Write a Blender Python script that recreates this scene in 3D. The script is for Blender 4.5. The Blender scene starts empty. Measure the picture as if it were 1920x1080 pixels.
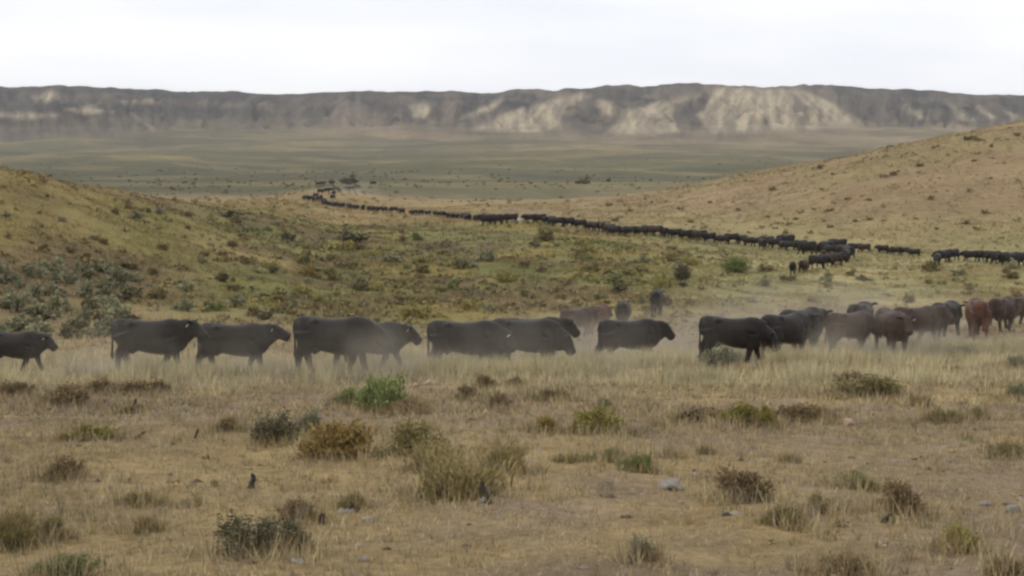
import bpy, bmesh, math, random
import numpy as np
from mathutils import Vector, Matrix, Euler

SC = bpy.context.scene
COL = SC.collection
rng = np.random.default_rng(7)
random.seed(7)
R = math.radians

# ------------------------------------------------------------------ camera
F = 2600.0                      # focal length in 1920-px units
PITCH = math.atan(230.0 / F)    # eye level falls at row 310
CP, SP = math.cos(PITCH), math.sin(PITCH)
cam_d = bpy.data.cameras.new('camera')
cam_d.sensor_width = 36.0
cam_d.lens = 36.0 * F / 1920.0
cam_d.clip_start = 0.1
cam_d.clip_end = 20000.0
cam = bpy.data.objects.new('camera', cam_d)
COL.objects.link(cam)
cam.location = (0, 0, 0)
cam.rotation_euler = (math.pi / 2 - PITCH, 0, 0)
SC.camera = cam

# ------------------------------------------------------------------ sky, sun, exposure
SUN_EL, SUN_AZ = R(38), R(-100)   # azimuth clockwise from +Y
w = bpy.data.worlds.new('World')
SC.world = w
w.use_nodes = True
nt = w.node_tree
nt.nodes.clear()
out = nt.nodes.new('ShaderNodeOutputWorld')
bg = nt.nodes.new('ShaderNodeBackground')
bg.inputs['Strength'].default_value = 0.1
sky = nt.nodes.new('ShaderNodeTexSky')
sky.sky_type = 'NISHITA'
sky.sun_disc = False
sky.sun_elevation = SUN_EL
sky.sun_rotation = SUN_AZ
sky.dust_density = 2.0
tc = nt.nodes.new('ShaderNodeTexCoord')
mp = nt.nodes.new('ShaderNodeMapping')
mp.inputs['Scale'].default_value = (1.6, 1.6, 9.0)
mp.inputs['Location'].default_value = (0.35, 0.0, 0.2)
nz = nt.nodes.new('ShaderNodeTexNoise')
nz.inputs['Scale'].default_value = 1.7
nz.inputs['Detail'].default_value = 5.0
nz.inputs['Roughness'].default_value = 0.5
nt.links.new(tc.outputs['Generated'], mp.inputs['Vector'])
nt.links.new(mp.outputs['Vector'], nz.inputs['Vector'])
rp = nt.nodes.new('ShaderNodeValToRGB')
rp.color_ramp.elements[0].position = 0.30
rp.color_ramp.elements[0].color = (0.83, 0.86, 0.92, 1)
rp.color_ramp.elements[1].position = 0.58
rp.color_ramp.elements[1].color = (1.0, 1.0, 1.0, 1)
nt.links.new(nz.outputs['Fac'], rp.inputs['Fac'])
sc_ = nt.nodes.new('ShaderNodeMix')
sc_.data_type = 'RGBA'
sc_.blend_type = 'MULTIPLY'
sc_.clamp_result = False
sc_.inputs['Factor'].default_value = 1.0
sc_.inputs['B'].default_value = (14.0, 14.0, 14.1, 1)
nt.links.new(rp.outputs['Color'], sc_.inputs['A'])
mx = nt.nodes.new('ShaderNodeMix')
mx.data_type = 'RGBA'
mx.clamp_result = False
mx.inputs['Factor'].default_value = 0.94
nt.links.new(sky.outputs['Color'], mx.inputs['A'])
nt.links.new(sc_.outputs['Result'], mx.inputs['B'])
nt.links.new(mx.outputs['Result'], bg.inputs['Color'])
nt.links.new(bg.outputs['Background'], out.inputs['Surface'])

sun_d = bpy.data.lights.new('sun', 'SUN')
sun_d.energy = 1.25
sun_d.angle = R(14)
sun_d.color = (1.0, 0.95, 0.87)
sun = bpy.data.objects.new('sun', sun_d)
COL.objects.link(sun)
sd = Vector((math.sin(SUN_AZ) * math.cos(SUN_EL), math.cos(SUN_AZ) * math.cos(SUN_EL), math.sin(SUN_EL)))
sun.rotation_euler = sd.to_track_quat('Z', 'Y').to_euler()

SC.view_settings.view_transform = 'Standard'
SC.view_settings.look = 'None'
SC.view_settings.exposure = -0.28
SC.view_settings.gamma = 1.0
SC.view_settings.use_curve_mapping = False
SC.render.engine = 'CYCLES'
SC.cycles.use_denoising = True
SC.cycles.max_bounces = 5
SC.cycles.diffuse_bounces = 2
SC.cycles.volume_bounces = 0
SC.cycles.transparent_max_bounces = 12
SC.cycles.pixel_filter_type = 'BLACKMAN_HARRIS'
SC.cycles.filter_width = 2.6        # a slightly soft video lens


# ------------------------------------------------------------------ helpers
def tag(o, label=None, cat=None, group=None, kind=None):
    if label: o['label'] = label
    if cat: o['category'] = cat
    if group: o['group'] = group
    if kind: o['kind'] = kind
    return o


def sm(a, b, x):
    t = np.clip((np.asarray(x, float) - a) / (b - a), 0, 1)
    return t * t * (3 - 2 * t)


def _hash(ix, iy, seed):
    h = (ix.astype(np.int64) * 374761393 + iy.astype(np.int64) * 668265263 + seed * 974634777) & 0xFFFFFFFF
    h = ((h ^ (h >> 13)) * 1274126177) & 0xFFFFFFFF
    h = (h ^ (h >> 16)) & 0xFFFFFFFF
    return h / 4294967295.0


def vnoise(x, y, seed=0):
    x = np.asarray(x, float); y = np.asarray(y, float)
    ix, iy = np.floor(x), np.floor(y)
    fx, fy = x - ix, y - iy
    fx = fx * fx * fx * (fx * (fx * 6 - 15) + 10); fy = fy * fy * fy * (fy * (fy * 6 - 15) + 10)
    a, b = _hash(ix, iy, seed), _hash(ix + 1, iy, seed)
    c, d = _hash(ix, iy + 1, seed), _hash(ix + 1, iy + 1, seed)
    return (a + (b - a) * fx) * (1 - fy) + (c + (d - c) * fx) * fy


def fbm(x, y, seed=0, octv=4, gain=0.5):
    s, a, t = 0.0, 1.0, 0.0
    for i in range(octv):
        s = s + a * vnoise(x * 2 ** i + 17.3 * i, y * 2 ** i - 9.1 * i, seed + i)
        t += a
        a *= gain
    return s / t


def slope_of(py):
    """z / Y along the ray through image row py"""
    v = 540.0 - np.asarray(py, float)
    return (-SP * F + CP * v) / (CP * F + SP * v)


def row_of(z, Y):
    k = np.asarray(z, float) / Y
    v = F * (k * CP + SP) / (CP - k * SP)
    return 540.0 - v


# ------------------------------------------------------------------ terrain height function
FG = [(-20, None), (2, None), (11, None), (20, None), (30, None)]
NEAR = {-20: -1.2, 2: -2.2, 11: -3.28, 20: -4.1, 30: -4.92, 35: -5.28}
COLS = {
    -400: [(42, 690), (48, 640), (65, 480), (85, 330), (105, 262), (120, 246), (160, 285), (300, 365)],
    0: [(42, 684), (48, 645), (55, 592), (65, 512), (75, 432), (85, 368), (95, 328), (105, 313), (116, 312), (140, 335), (200, 380), (300, 376)],
    240: [(42, 684), (50, 640), (60, 580), (75, 492), (90, 424), (105, 380), (118, 360), (135, 358), (160, 370), (200, 384), (300, 374)],
    400: [(42, 684), (52, 636), (62, 585), (80, 505), (100, 445), (125, 408), (150, 391), (175, 385), (200, 390), (240, 392), (300, 374)],
    500: [(42, 684), (52, 638), (62, 592), (80, 525), (100, 472), (125, 436), (150, 410), (180, 390), (215, 377), (235, 374), (265, 385), (310, 371)],
    600: [(42, 684), (52, 640), (62, 600), (80, 542), (100, 494), (130, 452), (170, 421), (220, 396), (260, 381), (285, 371), (300, 361), (320, 354), (350, 351)],
    720: [(42, 684), (52, 640), (62, 602), (80, 548), (100, 504), (130, 458), (170, 426), (220, 403), (270, 389), (320, 368), (350, 357)],
    960: [(42, 684), (52, 640), (62, 603), (80, 548), (100, 502), (125, 462), (150, 437), (185, 418), (230, 400), (300, 380), (350, 367)],
    1200: [(42, 682), (52, 635), (62, 600), (80, 548), (100, 506), (125, 470), (150, 448), (165, 438), (200, 411), (240, 386), (270, 369), (290, 363), (320, 370), (350, 372)],
    1440: [(42, 675), (52, 625), (62, 598), (80, 550), (100, 516), (125, 486), (150, 467), (170, 442), (200, 396), (230, 351), (255, 322), (275, 320), (310, 335), (350, 350)],
    1680: [(42, 668), (52, 625), (65, 590), (80, 560), (100, 525), (125, 497), (140, 480), (155, 452), (180, 387), (205, 322), (230, 280), (255, 273), (290, 300), (350, 330)],
    1920: [(42, 665), (52, 622), (65, 590), (80, 560), (100, 527), (125, 501), (140, 484), (155, 450), (180, 367), (205, 288), (230, 241), (250, 227), (270, 223), (310, 250), (350, 280)],
    2320: [(42, 660), (52, 615), (65, 585), (80, 555), (100, 524), (125, 500), (140, 480), (155, 440), (180, 345), (205, 270), (230, 215), (270, 186), (310, 200), (350, 240)],
}
PLAIN = [(420, 345), (500, 336), (600, 327), (800, 309), (1000, 292), (1300, 270), (1500, 257), (1600, 252), (1800, 248), (2200, 246), (3000, 240), (6000, 232)]
S_MIN, S_MAX, S_N = -30.0, 6000.0, 900


def y2s(Y):
    return np.log1p((np.asarray(Y, float) + 30.0) / 25.0)


s_axis = np.linspace(y2s(-30), y2s(6000), S_N)
Y_axis = (np.exp(s_axis) - 1) * 25.0 - 30.0
ker = np.exp(-0.5 * (np.arange(-9, 10) / 3.6) ** 2); ker /= ker.sum()
col_px = sorted(COLS)
prof = []
for px in col_px:
    pts = [(-40, -0.9)] + [(a, b) for a, b in NEAR.items()] + [(Y, float(slope_of(p)) * Y) for Y, p in COLS[px]] + [(Y, float(slope_of(p)) * Y) for Y, p in PLAIN]
    ys, zs = zip(*pts)
    z = np.interp(Y_axis, ys, zs)
    zp = np.pad(z, 9, mode='edge')
    prof.append(np.convolve(zp, ker, mode='valid'))
prof = np.array(prof)
col_u = (np.array(col_px, float) - 960.0) / F
U_N = 420
u_axis = np.linspace(col_u[0], col_u[-1], U_N)


def hermite_cols():
    m = np.gradient(prof, col_u, axis=0)
    idx = np.clip(np.searchsorted(col_u, u_axis, side='right') - 1, 0, len(col_u) - 2)
    h = (col_u[idx + 1] - col_u[idx])[:, None]
    t = ((u_axis - col_u[idx])[:, None]) / h
    return ((2 * t**3 - 3 * t**2 + 1) * prof[idx] + (t**3 - 2 * t**2 + t) * h * m[idx]
            + (-2 * t**3 + 3 * t**2) * prof[idx + 1] + (t**3 - t**2) * h * m[idx + 1])


TAB = hermite_cols()
SKY_PX = [-600, 0, 200, 420, 520, 700, 900, 1000, 1200, 1330, 1500, 1650, 1800, 1920, 2500]
SKY_PY = [172, 166, 166, 172, 176, 172, 173, 168, 162, 159, 163, 167, 174, 180, 196]
RIM_Y = 1980.0
# spurs of the escarpment that come towards the valley: image column, half-width, advance in metres
SPURS = [(990, 75, 80), (1205, 70, 95), (1440, 150, 130), (780, 40, 45), (650, 60, 50), (150, 150, 110), (1800, 60, 40)]


def mesa(X, Y, zb):
    U = X / np.maximum(Y, 10.0)
    px = U * F + 960
    top = slope_of(np.interp(px, SKY_PX, SKY_PY)) * RIM_Y
    top = top + (vnoise(px / 26.0, px * 0 + 3, 5) - 0.5) * 2.6 + (fbm(px / 120.0, px * 0 + 8, 6, 3) - 0.5) * 5.0
    front = 1600.0 + 70 * (fbm(px / 95.0, px * 0, 11, 3) - 0.5) * 2
    for c, hw, adv in SPURS:
        front = front - adv * np.exp(-((px - c) / hw) ** 2)
    t = (Y - front) / (RIM_Y - 20 - front)
    t = t + (fbm(px / 38.0, Y / 110.0, 15, 3) - 0.5) * 0.30
    tt = np.clip(t, 0, 1)
    S = 0.10 + 0.90 * (0.26 * tt + 0.74 * tt ** 1.9)
    # a ledge half way up on the side of the long dark bench
    ledge = sm(330, 180, px)
    S = S * (1 - ledge) + ledge * (0.09 + 0.38 * sm(0.0, 0.33, tt) + 0.53 * sm(0.58, 1.0, tt))
    apron = np.clip((Y - front + 330) / 330.0, 0, 1)
    S = np.where(t > 0, S, 0.10 * apron ** 1.6)
    wob = (fbm(px / 46.0, Y / 95.0, 4, 3) - 0.5) * 2.6
    fan = sum((px - c) / hw * 0.55 * np.exp(-((px - c) / (hw * 1.3)) ** 2) for c, hw, adv in SPURS)
    flute = np.abs(vnoise(px / 34.0 + wob + fan * (0.5 - tt), Y / 230.0 + 3, 21) - 0.5) * 2
    flute2 = np.abs(vnoise(px / 13.0 + 1.7 * wob - 1.5 * fan * (0.5 - tt), Y / 120.0, 22) - 0.5) * 2
    g = np.sin(np.pi * np.clip(tt, 0, 1)) * (t > 0)
    z = zb + (top - zb) * S + g * (22.0 * (flute - 0.45) + 9.0 * (flute2 - 0.45))
    z = z + np.where(t > 1, (Y - RIM_Y + 20) * -0.004, 0)
    return z, tt


def ground(X, Y, fine=True):
    X = np.asarray(X, float); Y = np.asarray(Y, float)
    U = np.clip(X / np.maximum(Y, 10.0), u_axis[0], u_axis[-1])
    fu = (U - u_axis[0]) / (u_axis[1] - u_axis[0])
    iu = np.clip(np.floor(fu).astype(int), 0, U_N - 2); fu = fu - iu
    s = np.clip(y2s(np.clip(Y, -29.9, 5999)), s_axis[0], s_axis[-1] - 1e-6)
    fs = (s - s_axis[0]) / (s_axis[1] - s_axis[0])
    js = np.clip(np.floor(fs).astype(int), 0, S_N - 2); fs = fs - js
    z = (TAB[iu, js] * (1 - fu) + TAB[iu + 1, js] * fu) * (1 - fs) + (TAB[iu, js + 1] * (1 - fu) + TAB[iu + 1, js + 1] * fu) * fs
    if fine:
        mid = sm(45, 75, Y) * sm(420, 260, Y)
        z = z + (fbm(X / 9.0, Y / 9.0, 31, 3) - 0.5) * 0.85 * mid
        z = z + (fbm(X / 22.0, Y / 30.0, 33, 3) - 0.5) * 1.1 * mid
        z = z + (fbm(X / 3.2, Y / 3.2, 35, 3) - 0.5) * (0.20 + 0.16 * mid) * sm(700, 300, Y)
        z = z + (fbm(X / 0.7, Y / 0.7, 37, 2) - 0.5) * 0.07 * sm(70, 30, Y)
        far = sm(420, 900, Y)
        z = z + (fbm(X / 130.0, Y / 110.0, 41, 4) - 0.5) * 15.0 * sm(400, 760, Y)
    zm, tt = mesa(X, Y, z)
    z = np.where(Y > 1250, zm, z)
    return z


def gz(x, y):
    return float(ground(np.array([x]), np.array([y]))[0])


_march = np.concatenate([np.arange(5, 80, 0.1), np.arange(80, 420, 0.4), np.arange(420, 1600, 4.0)])


def hit(px, py):
    """ground point under an image position of the survey photograph"""
    d = np.array([px - 960.0, CP * F + SP * (540 - py), -SP * F + CP * (540 - py)])
    d = d / d[1]
    g = ground(d[0] * _march, _march)
    below = g >= d[2] * _march
    i = int(np.argmax(below)) if below.any() else len(_march) - 1
    Y = _march[i]
    return d[0] * Y, Y, float(g[i])


def along(px, Y):
    """ground point at image column px, at distance Y"""
    py = 500.0
    for _ in range(3):
        x = (px - 960.0) / (CP * F + SP * (540 - py)) * Y
        z = gz(x, Y)
        py = float(row_of(z, Y))
    return x, Y, z


def poly_mask(px, py, poly, soft=6.0):
    """soft inside-ness of points for a polygon (signed distance)"""
    P = np.array(poly, float)
    n = len(P)
    inside = np.zeros(px.shape, bool)
    dist = np.full(px.shape, 1e9)
    for i in range(n):
        a, b = P[i], P[(i + 1) % n]
        c = ((a[1] > py) != (b[1] > py)) & (px < (b[0] - a[0]) * (py - a[1]) / (b[1] - a[1] + 1e-12) + a[0])
        inside ^= c
        ab = b - a
        t = np.clip(((px - a[0]) * ab[0] + (py - a[1]) * ab[1]) / (ab @ ab + 1e-9), 0, 1)
        dist = np.minimum(dist, np.hypot(px - a[0] - t * ab[0], py - a[1] - t * ab[1]))
    sd = np.where(inside, dist, -dist)
    return sm(-soft, soft, sd)


def lerp(a, b, m):
    return a + (np.asarray(b, float) - a) * m[..., None]


# ------------------------------------------------------------------ soil and vegetation colour (albedo)
STRAW = np.array([0.300, 0.235, 0.135])
DIRT = np.array([0.238, 0.190, 0.148])
OLIVE = np.array([0.205, 0.186, 0.078])
GREEN = np.array([0.135, 0.145, 0.056])
SAGEC = np.array([0.150, 0.155, 0.110])
BARE = [
    [(1092, 172), (1112, 180), (1065, 196), (1050, 240), (985, 248), (890, 244), (955, 208)],
    [(1180, 207), (1235, 190), (1310, 178), (1268, 194), (1258, 212), (1278, 248), (1200, 254), (1135, 250)],
    [(1345, 164), (1505, 168), (1560, 196), (1640, 240), (1440, 246), (1335, 250), (1308, 214)],
    [(765, 200), (790, 190), (806, 205), (800, 220), (775, 218)],
    [(945, 178), (925, 190), (862, 224), (880, 222), (915, 210), (930, 198)],
    [(1705, 205), (1722, 208), (1742, 222), (1726, 224)],
    [(1772, 190), (1790, 200), (1826, 224), (1806, 228), (1788, 214)],
    [(1830, 198), (1850, 204), (1868, 220), (1852, 222)],
    [(1880, 206), (1898, 212), (1912, 222), (1896, 222)],
    [(-60, 212), (60, 211), (112, 216), (60, 221), (-60, 221)],
    [(122, 206), (170, 200), (210, 209), (160, 214)],
    [(62, 184), (92, 171), (112, 184), (88, 190)],
    [(225, 190), (290, 184), (285, 192), (235, 194)],
    [(1680, 196), (1695, 199), (1690, 206), (1678, 202)],
    [(1120, 186), (1150, 190), (1145, 214), (1128, 214)],
]
PINK = [
    [(610, 205), (640, 190), (690, 200), (740, 215), (730, 238), (610, 240)],
    [(830, 190), (860, 188), (850, 230), (800, 236)],
]


def soil(X, Y, Z):
    px = X / np.maximum(CP * Y - SP * Z, 5.0) * F + 960
    py = row_of(Z, np.maximum(Y, 5.0))
    n1 = fbm(X / 6.0, Y / 6.0, 51, 4)
    n2 = fbm(X / 1.3, Y / 1.3, 53, 3)
    n3 = fbm(X / 18.0, Y / 24.0, 55, 4)
    c = np.broadcast_to(DIRT, X.shape + (3,)).copy()
    c = lerp(c, STRAW, sm(0.38, 0.62, 0.6 * n1 + 0.4 * n2))
    # valley bottom between the near and the far cattle
    valley = sm(52, 66, Y) * sm(205, 160, Y)
    c = lerp(c, np.array([0.295, 0.252, 0.122]), valley * 0.8)
    wet = valley * sm(0.36, 0.52, n3 + 0.22 * np.exp(-((px - 640) / 260) ** 2) + 0.10 * np.exp(-((px - 1150) / 330) ** 2) - 0.25 * sm(1350, 1600, px) - 0.35 * sm(380, 200, px))
    c = lerp(c, OLIVE * np.array([0.92, 1.0, 1.0]), wet * 0.92)
    c = lerp(c, GREEN, wet * sm(0.5, 0.66, n1) * 0.8)
    c = lerp(c, np.array([0.245, 0.200, 0.075]), valley * sm(0.53, 0.66, fbm(X / 7.0, Y / 11.0, 57, 3)) * sm(1450, 1200, px) * 0.75)
    c = lerp(c, np.array([0.130, 0.100, 0.062]), valley * sm(0.55, 0.68, fbm(X / 8.0, Y / 9.0, 58, 3)) * sm(1450, 1200, px) * 0.7)
    bank = sm(0.0, 1.0, valley * np.exp(-((px - 860) / 90) ** 2 - ((py - 462) / 12) ** 2) * 2)
    c = lerp(c, np.array([0.115, 0.085, 0.060]), bank * 0.85 * sm(0.35, 0.55, n2))
    # straw coloured flat along the far line of cattle
    flat = sm(1180, 1420, px) * sm(62, 90, Y) * sm(175, 150, Y)
    c = lerp(c, np.array([0.335, 0.300, 0.172]), flat * 0.85 * sm(0.25, 0.5, n1))
    c = lerp(c, np.array([0.225, 0.218, 0.112]), flat * 0.7 * sm(0.50, 0.64, fbm(X / 9.0, Y / 13.0, 89, 3)))
    band = sm(165, 185, Y) * sm(330, 290, Y) * sm(1250, 1000, px)
    c = lerp(c, np.array([0.280, 0.220, 0.115]), band * 0.85)
    # grassy hill on one side
    lh = sm(470, 250, px) * sm(52, 68, Y) * sm(210, 170, Y)
    c = lerp(c, np.array([0.245, 0.206, 0.088]), lh * 0.9)
    c = lerp(c, np.array([0.180, 0.172, 0.066]), lh * sm(0.42, 0.60, fbm(X / 11.0, Y / 14.0, 87, 3)) * sm(120, 330, px) * 0.8)
    c = lerp(c, np.array([0.275, 0.222, 0.102]), lh * sm(430, 350, py) * sm(0.40, 0.58, n1) * 0.8)
    c = lerp(c, np.array([0.130, 0.108, 0.075]), lh * sm(450, 530, py) * sm(330, 200, px) * sm(0.3, 0.5, n1) * 0.75)
    c = lerp(c, np.array([0.150, 0.112, 0.072]), lh * sm(0.46, 0.60, n3) * 0.7)
    # bare hill on the other side
    rh = sm(1020, 1180, px) * sm(150, 172, Y) * sm(420, 330, Y)
    c = lerp(c, np.array([0.268, 0.206, 0.130]), rh * 0.95)
    c = lerp(c, np.array([0.255, 0.215, 0.118]), rh * sm(0.42, 0.58, n3) * 0.7)
    c = lerp(c, np.array([0.300, 0.262, 0.145]), rh * sm(385, 430, py) * 0.75)
    # plain with sage flats
    pl = sm(300, 345, Y) * (1 - rh)
    ns = fbm(X / 110.0, Y / 60.0, 61, 5)
    ns2 = fbm(X / 260.0, Y / 60.0, 63, 4)
    pc = np.broadcast_to(np.array([0.142, 0.130, 0.078]), X.shape + (3,)).copy()
    pc = lerp(pc, np.array([0.240, 0.195, 0.110]), sm(0.48, 0.62, ns) * 0.8)
    pc = pc * (0.80 + 0.42 * fbm(X / 34.0, Y / 26.0, 65, 3))[..., None]
    pc = lerp(pc, np.array([0.270, 0.215, 0.125]), sm(0.60, 0.68, fbm(X / 60.0, Y / 22.0, 67, 3)) * 0.7)
    pc = lerp(pc, np.array([0.085, 0.085, 0.060]), sm(0.48, 0.62, ns2) * 0.6)
    pc = lerp(pc, np.array([0.290, 0.226, 0.160]), sm(430, 760, px) * sm(292, 258, py + (ns2 - 0.5) * 60) * (0.22 + 0.78 * sm(0.42, 0.56, fbm(X / 85.0, Y / 190.0, 69, 4))))
    pc = lerp(pc, np.array([0.340, 0.270, 0.120]), np.exp(-((px - 285) / 75) ** 4 - ((py - 296) / 3.2) ** 2) * 0.8)
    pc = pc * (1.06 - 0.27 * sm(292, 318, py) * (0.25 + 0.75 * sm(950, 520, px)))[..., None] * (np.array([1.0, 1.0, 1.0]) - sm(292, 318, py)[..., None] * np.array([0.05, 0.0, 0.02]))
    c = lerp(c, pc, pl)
    # escarpment
    wx = (fbm(X / 60.0, Z / 14.0, 71, 3) - 0.5) * 34
    wy = (fbm(X / 50.0, Z / 9.0, 73, 3) - 0.5) * 14
    ft = (fbm(X / 150.0, Y / 240.0, 81, 4) - 0.5) * 78
    ms = sm(1150, 1350, Y) * sm(266, 230, py + ft - 12 * sm(330, 200, px))
    nd = fbm(X / 55.0, Z / 16.0, 75, 4)
    mc = np.broadcast_to(np.array([0.084, 0.072, 0.060]), X.shape + (3,)).copy()
    mc = lerp(mc, np.array([0.046, 0.042, 0.036]), sm(0.42, 0.62, nd))
    mc = lerp(mc, np.array([0.150, 0.120, 0.092]), sm(0.55, 0.72, fbm(X / 90.0, Z / 8.0, 77, 4)) * 0.7)
    bare = np.zeros(X.shape)
    for p in BARE:
        bare = np.maximum(bare, poly_mask(px + wx * 0.45, py + wy * 0.5, p, 6.0))
    fl = fbm(X / 16.0 + Z / 40.0, Z / 60.0, 79, 3)
    mc = lerp(mc, np.array([0.150, 0.122, 0.092]), sm(194, 240, py + wy) * 0.75)
    mc = lerp(mc, np.array([0.185, 0.150, 0.115]), sm(520, 820, px) * sm(1760, 1500, px) * sm(0.40, 0.62, fbm(X / 70.0 + Z / 30.0, Z / 40.0, 86, 4)) * 0.75)
    ang = np.zeros(X.shape)
    for ax_, ay_, hw_ in ((1090, 120, 90), (1250, 120, 90), (1425, 90, 170)):
        ang = np.where(np.abs(px - ax_) < hw_ * 1.25, (px - ax_) / np.maximum(py - ay_, 20.0), ang)
    rill = fbm(ang * 9.0 + wx / 60.0, py / 70.0, 85, 3)
    mc = lerp(mc, np.array([0.430, 0.362, 0.280]), bare * (0.52 + 0.42 * sm(0.34, 0.52, 0.6 * rill + 0.4 * fl)))
    pk = np.zeros(X.shape)
    for p in PINK:
        pk = np.maximum(pk, poly_mask(px + wx, py + wy, p, 12.0))
    mc = lerp(mc, np.array([0.215, 0.165, 0.130]), pk * 0.7)
    tr = poly_mask(px + wx * 0.2, py, [(244, 210), (252, 212), (294, 246), (282, 246)], 2.5)
    mc = lerp(mc, np.array([0.24, 0.20, 0.15]), tr * 0.8)
    gl = fbm(px / 11.0 + wx / 30.0, py / 26.0, 83, 3)
    mc = mc * (0.78 + 0.44 * sm(0.3, 0.7, gl))[..., None]
    c = lerp(c, mc, ms)
    top = sm(1940, 1990, Y)
    c = lerp(c, np.array([0.075, 0.072, 0.055]), top)
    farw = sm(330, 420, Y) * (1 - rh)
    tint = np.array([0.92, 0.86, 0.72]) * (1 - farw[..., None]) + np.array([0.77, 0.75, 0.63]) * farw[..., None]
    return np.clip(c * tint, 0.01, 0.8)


# ------------------------------------------------------------------ materials
def mat_base(name):
    m = bpy.data.materials.new(name)
    m.use_nodes = True
    return m, m.node_tree, m.node_tree.nodes['Principled BSDF']


def N(nt, t, **kw):
    n = nt.nodes.new(t)
    for k, v in kw.items():
        if k in n.inputs: n.inputs[k].default_value = v
        else: setattr(n, k, v)
    return n


def mult(nt, a, b):
    n = nt.nodes.new('ShaderNodeMix'); n.data_type = 'RGBA'; n.blend_type = 'MULTIPLY'
    n.inputs['Factor'].default_value = 1.0
    nt.links.new(a, n.inputs['A']); nt.links.new(b, n.inputs['B'])
    return n.outputs['Result']


def grey_noise(nt, vec, scale, lo, hi, detail=4.0):
    n = N(nt, 'ShaderNodeTexNoise', Scale=scale, Detail=detail, Roughness=0.6)
    nt.links.new(vec, n.inputs['Vector'])
    r = nt.nodes.new('ShaderNodeMapRange')
    r.inputs['From Min'].default_value = 0.3; r.inputs['From Max'].default_value = 0.7
    r.inputs['To Min'].default_value = lo; r.inputs['To Max'].default_value = hi
    nt.links.new(n.outputs['Fac'], r.inputs['Value'])
    return r.outputs['Result'], n.outputs['Fac']


def ground_material():
    m, nt, b = mat_base('soil_and_litter')
    at = nt.nodes.new('ShaderNodeAttribute'); at.attribute_name = 'Col'
    tc = nt.nodes.new('ShaderNodeTexCoord')
    v = tc.outputs['Object']
    c = at.outputs['Color']
    for s, lo, hi in ((0.012, 0.86, 1.14), (0.11, 0.82, 1.18), (0.9, 0.78, 1.22), (7.0, 0.72, 1.26), (34.0, 0.78, 1.2)):
        g, f = grey_noise(nt, v, s, lo, hi)
        c = mult(nt, c, g)
    nt.links.new(c, b.inputs['Base Color'])
    b.inputs['Roughness'].default_value = 0.95
    b.inputs['Specular IOR Level'].default_value = 0.1
    bp = N(nt, 'ShaderNodeBump', Strength=0.7, Distance=0.04)
    nz = N(nt, 'ShaderNodeTexNoise', Scale=14.0, Detail=6.0, Roughness=0.65)
    nt.links.new(v, nz.inputs['Vector'])
    nt.links.new(nz.outputs['Fac'], bp.inputs['Height'])
    nt.links.new(bp.outputs['Normal'], b.inputs['Normal'])
    return m


def plant_material(name, rough=0.8, vary=0.3):
    m, nt, b = mat_base(name)
    at = nt.nodes.new('ShaderNodeAttribute'); at.attribute_name = 'Col'
    oi = nt.nodes.new('ShaderNodeObjectInfo')
    r = nt.nodes.new('ShaderNodeMapRange')
    r.inputs['To Min'].default_value = 1 - vary; r.inputs['To Max'].default_value = 1 + vary
    nt.links.new(oi.outputs['Random'], r.inputs['Value'])
    c = mult(nt, at.outputs['Color'], r.outputs['Result'])
    nt.links.new(c, b.inputs['Base Color'])
    b.inputs['Roughness'].default_value = rough
    b.inputs['Specular IOR Level'].default_value = 0.15
    return m


def coat_material(name, col, col2, scale=3.0):
    m, nt, b = mat_base(name)
    tc = nt.nodes.new('ShaderNodeTexCoord')
    nz = N(nt, 'ShaderNodeTexNoise', Scale=scale, Detail=4.0)
    nt.links.new(tc.outputs['Object'], nz.inputs['Vector'])
    rp = nt.nodes.new('ShaderNodeValToRGB')
    rp.color_ramp.elements[0].position = 0.35; rp.color_ramp.elements[0].color = (*col, 1)
    rp.color_ramp.elements[1].position = 0.68; rp.color_ramp.elements[1].color = (*col2, 1)
    nt.links.new(nz.outputs['Fac'], rp.inputs['Fac'])
    nt.links.new(rp.outputs['Color'], b.inputs['Base Color'])
    if name.endswith('_coat'):
        n3 = N(nt, 'ShaderNodeTexNoise', Scale=5.5, Detail=6.0, Roughness=0.65)
        nt.links.new(tc.outputs['Object'], n3.inputs['Vector'])
        r3 = nt.nodes.new('ShaderNodeMapRange')
        r3.inputs['From Min'].default_value = 0.50; r3.inputs['From Max'].default_value = 0.75
        r3.inputs['To Max'].default_value = 0.13
        nt.links.new(n3.outputs['Fac'], r3.inputs['Value'])
        md = nt.nodes.new('ShaderNodeMix'); md.data_type = 'RGBA'
        md.inputs['B'].default_value = (0.11, 0.085, 0.06, 1)
        nt.links.new(r3.outputs['Result'], md.inputs['Factor'])
        nt.links.new(rp.outputs['Color'], md.inputs['A'])
        nt.links.new(md.outputs['Result'], b.inputs['Base Color'])
    b.inputs['Roughness'].default_value = 0.55
    b.inputs['Specular IOR Level'].default_value = 0.20
    bp = N(nt, 'ShaderNodeBump', Strength=0.35, Distance=0.01)
    n2 = N(nt, 'ShaderNodeTexNoise', Scale=60.0, Detail=3.0)
    nt.links.new(tc.outputs['Object'], n2.inputs['Vector'])
    nt.links.new(n2.outputs['Fac'], bp.inputs['Height'])
    nt.links.new(bp.outputs['Normal'], b.inputs['Normal'])
    return m


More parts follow.
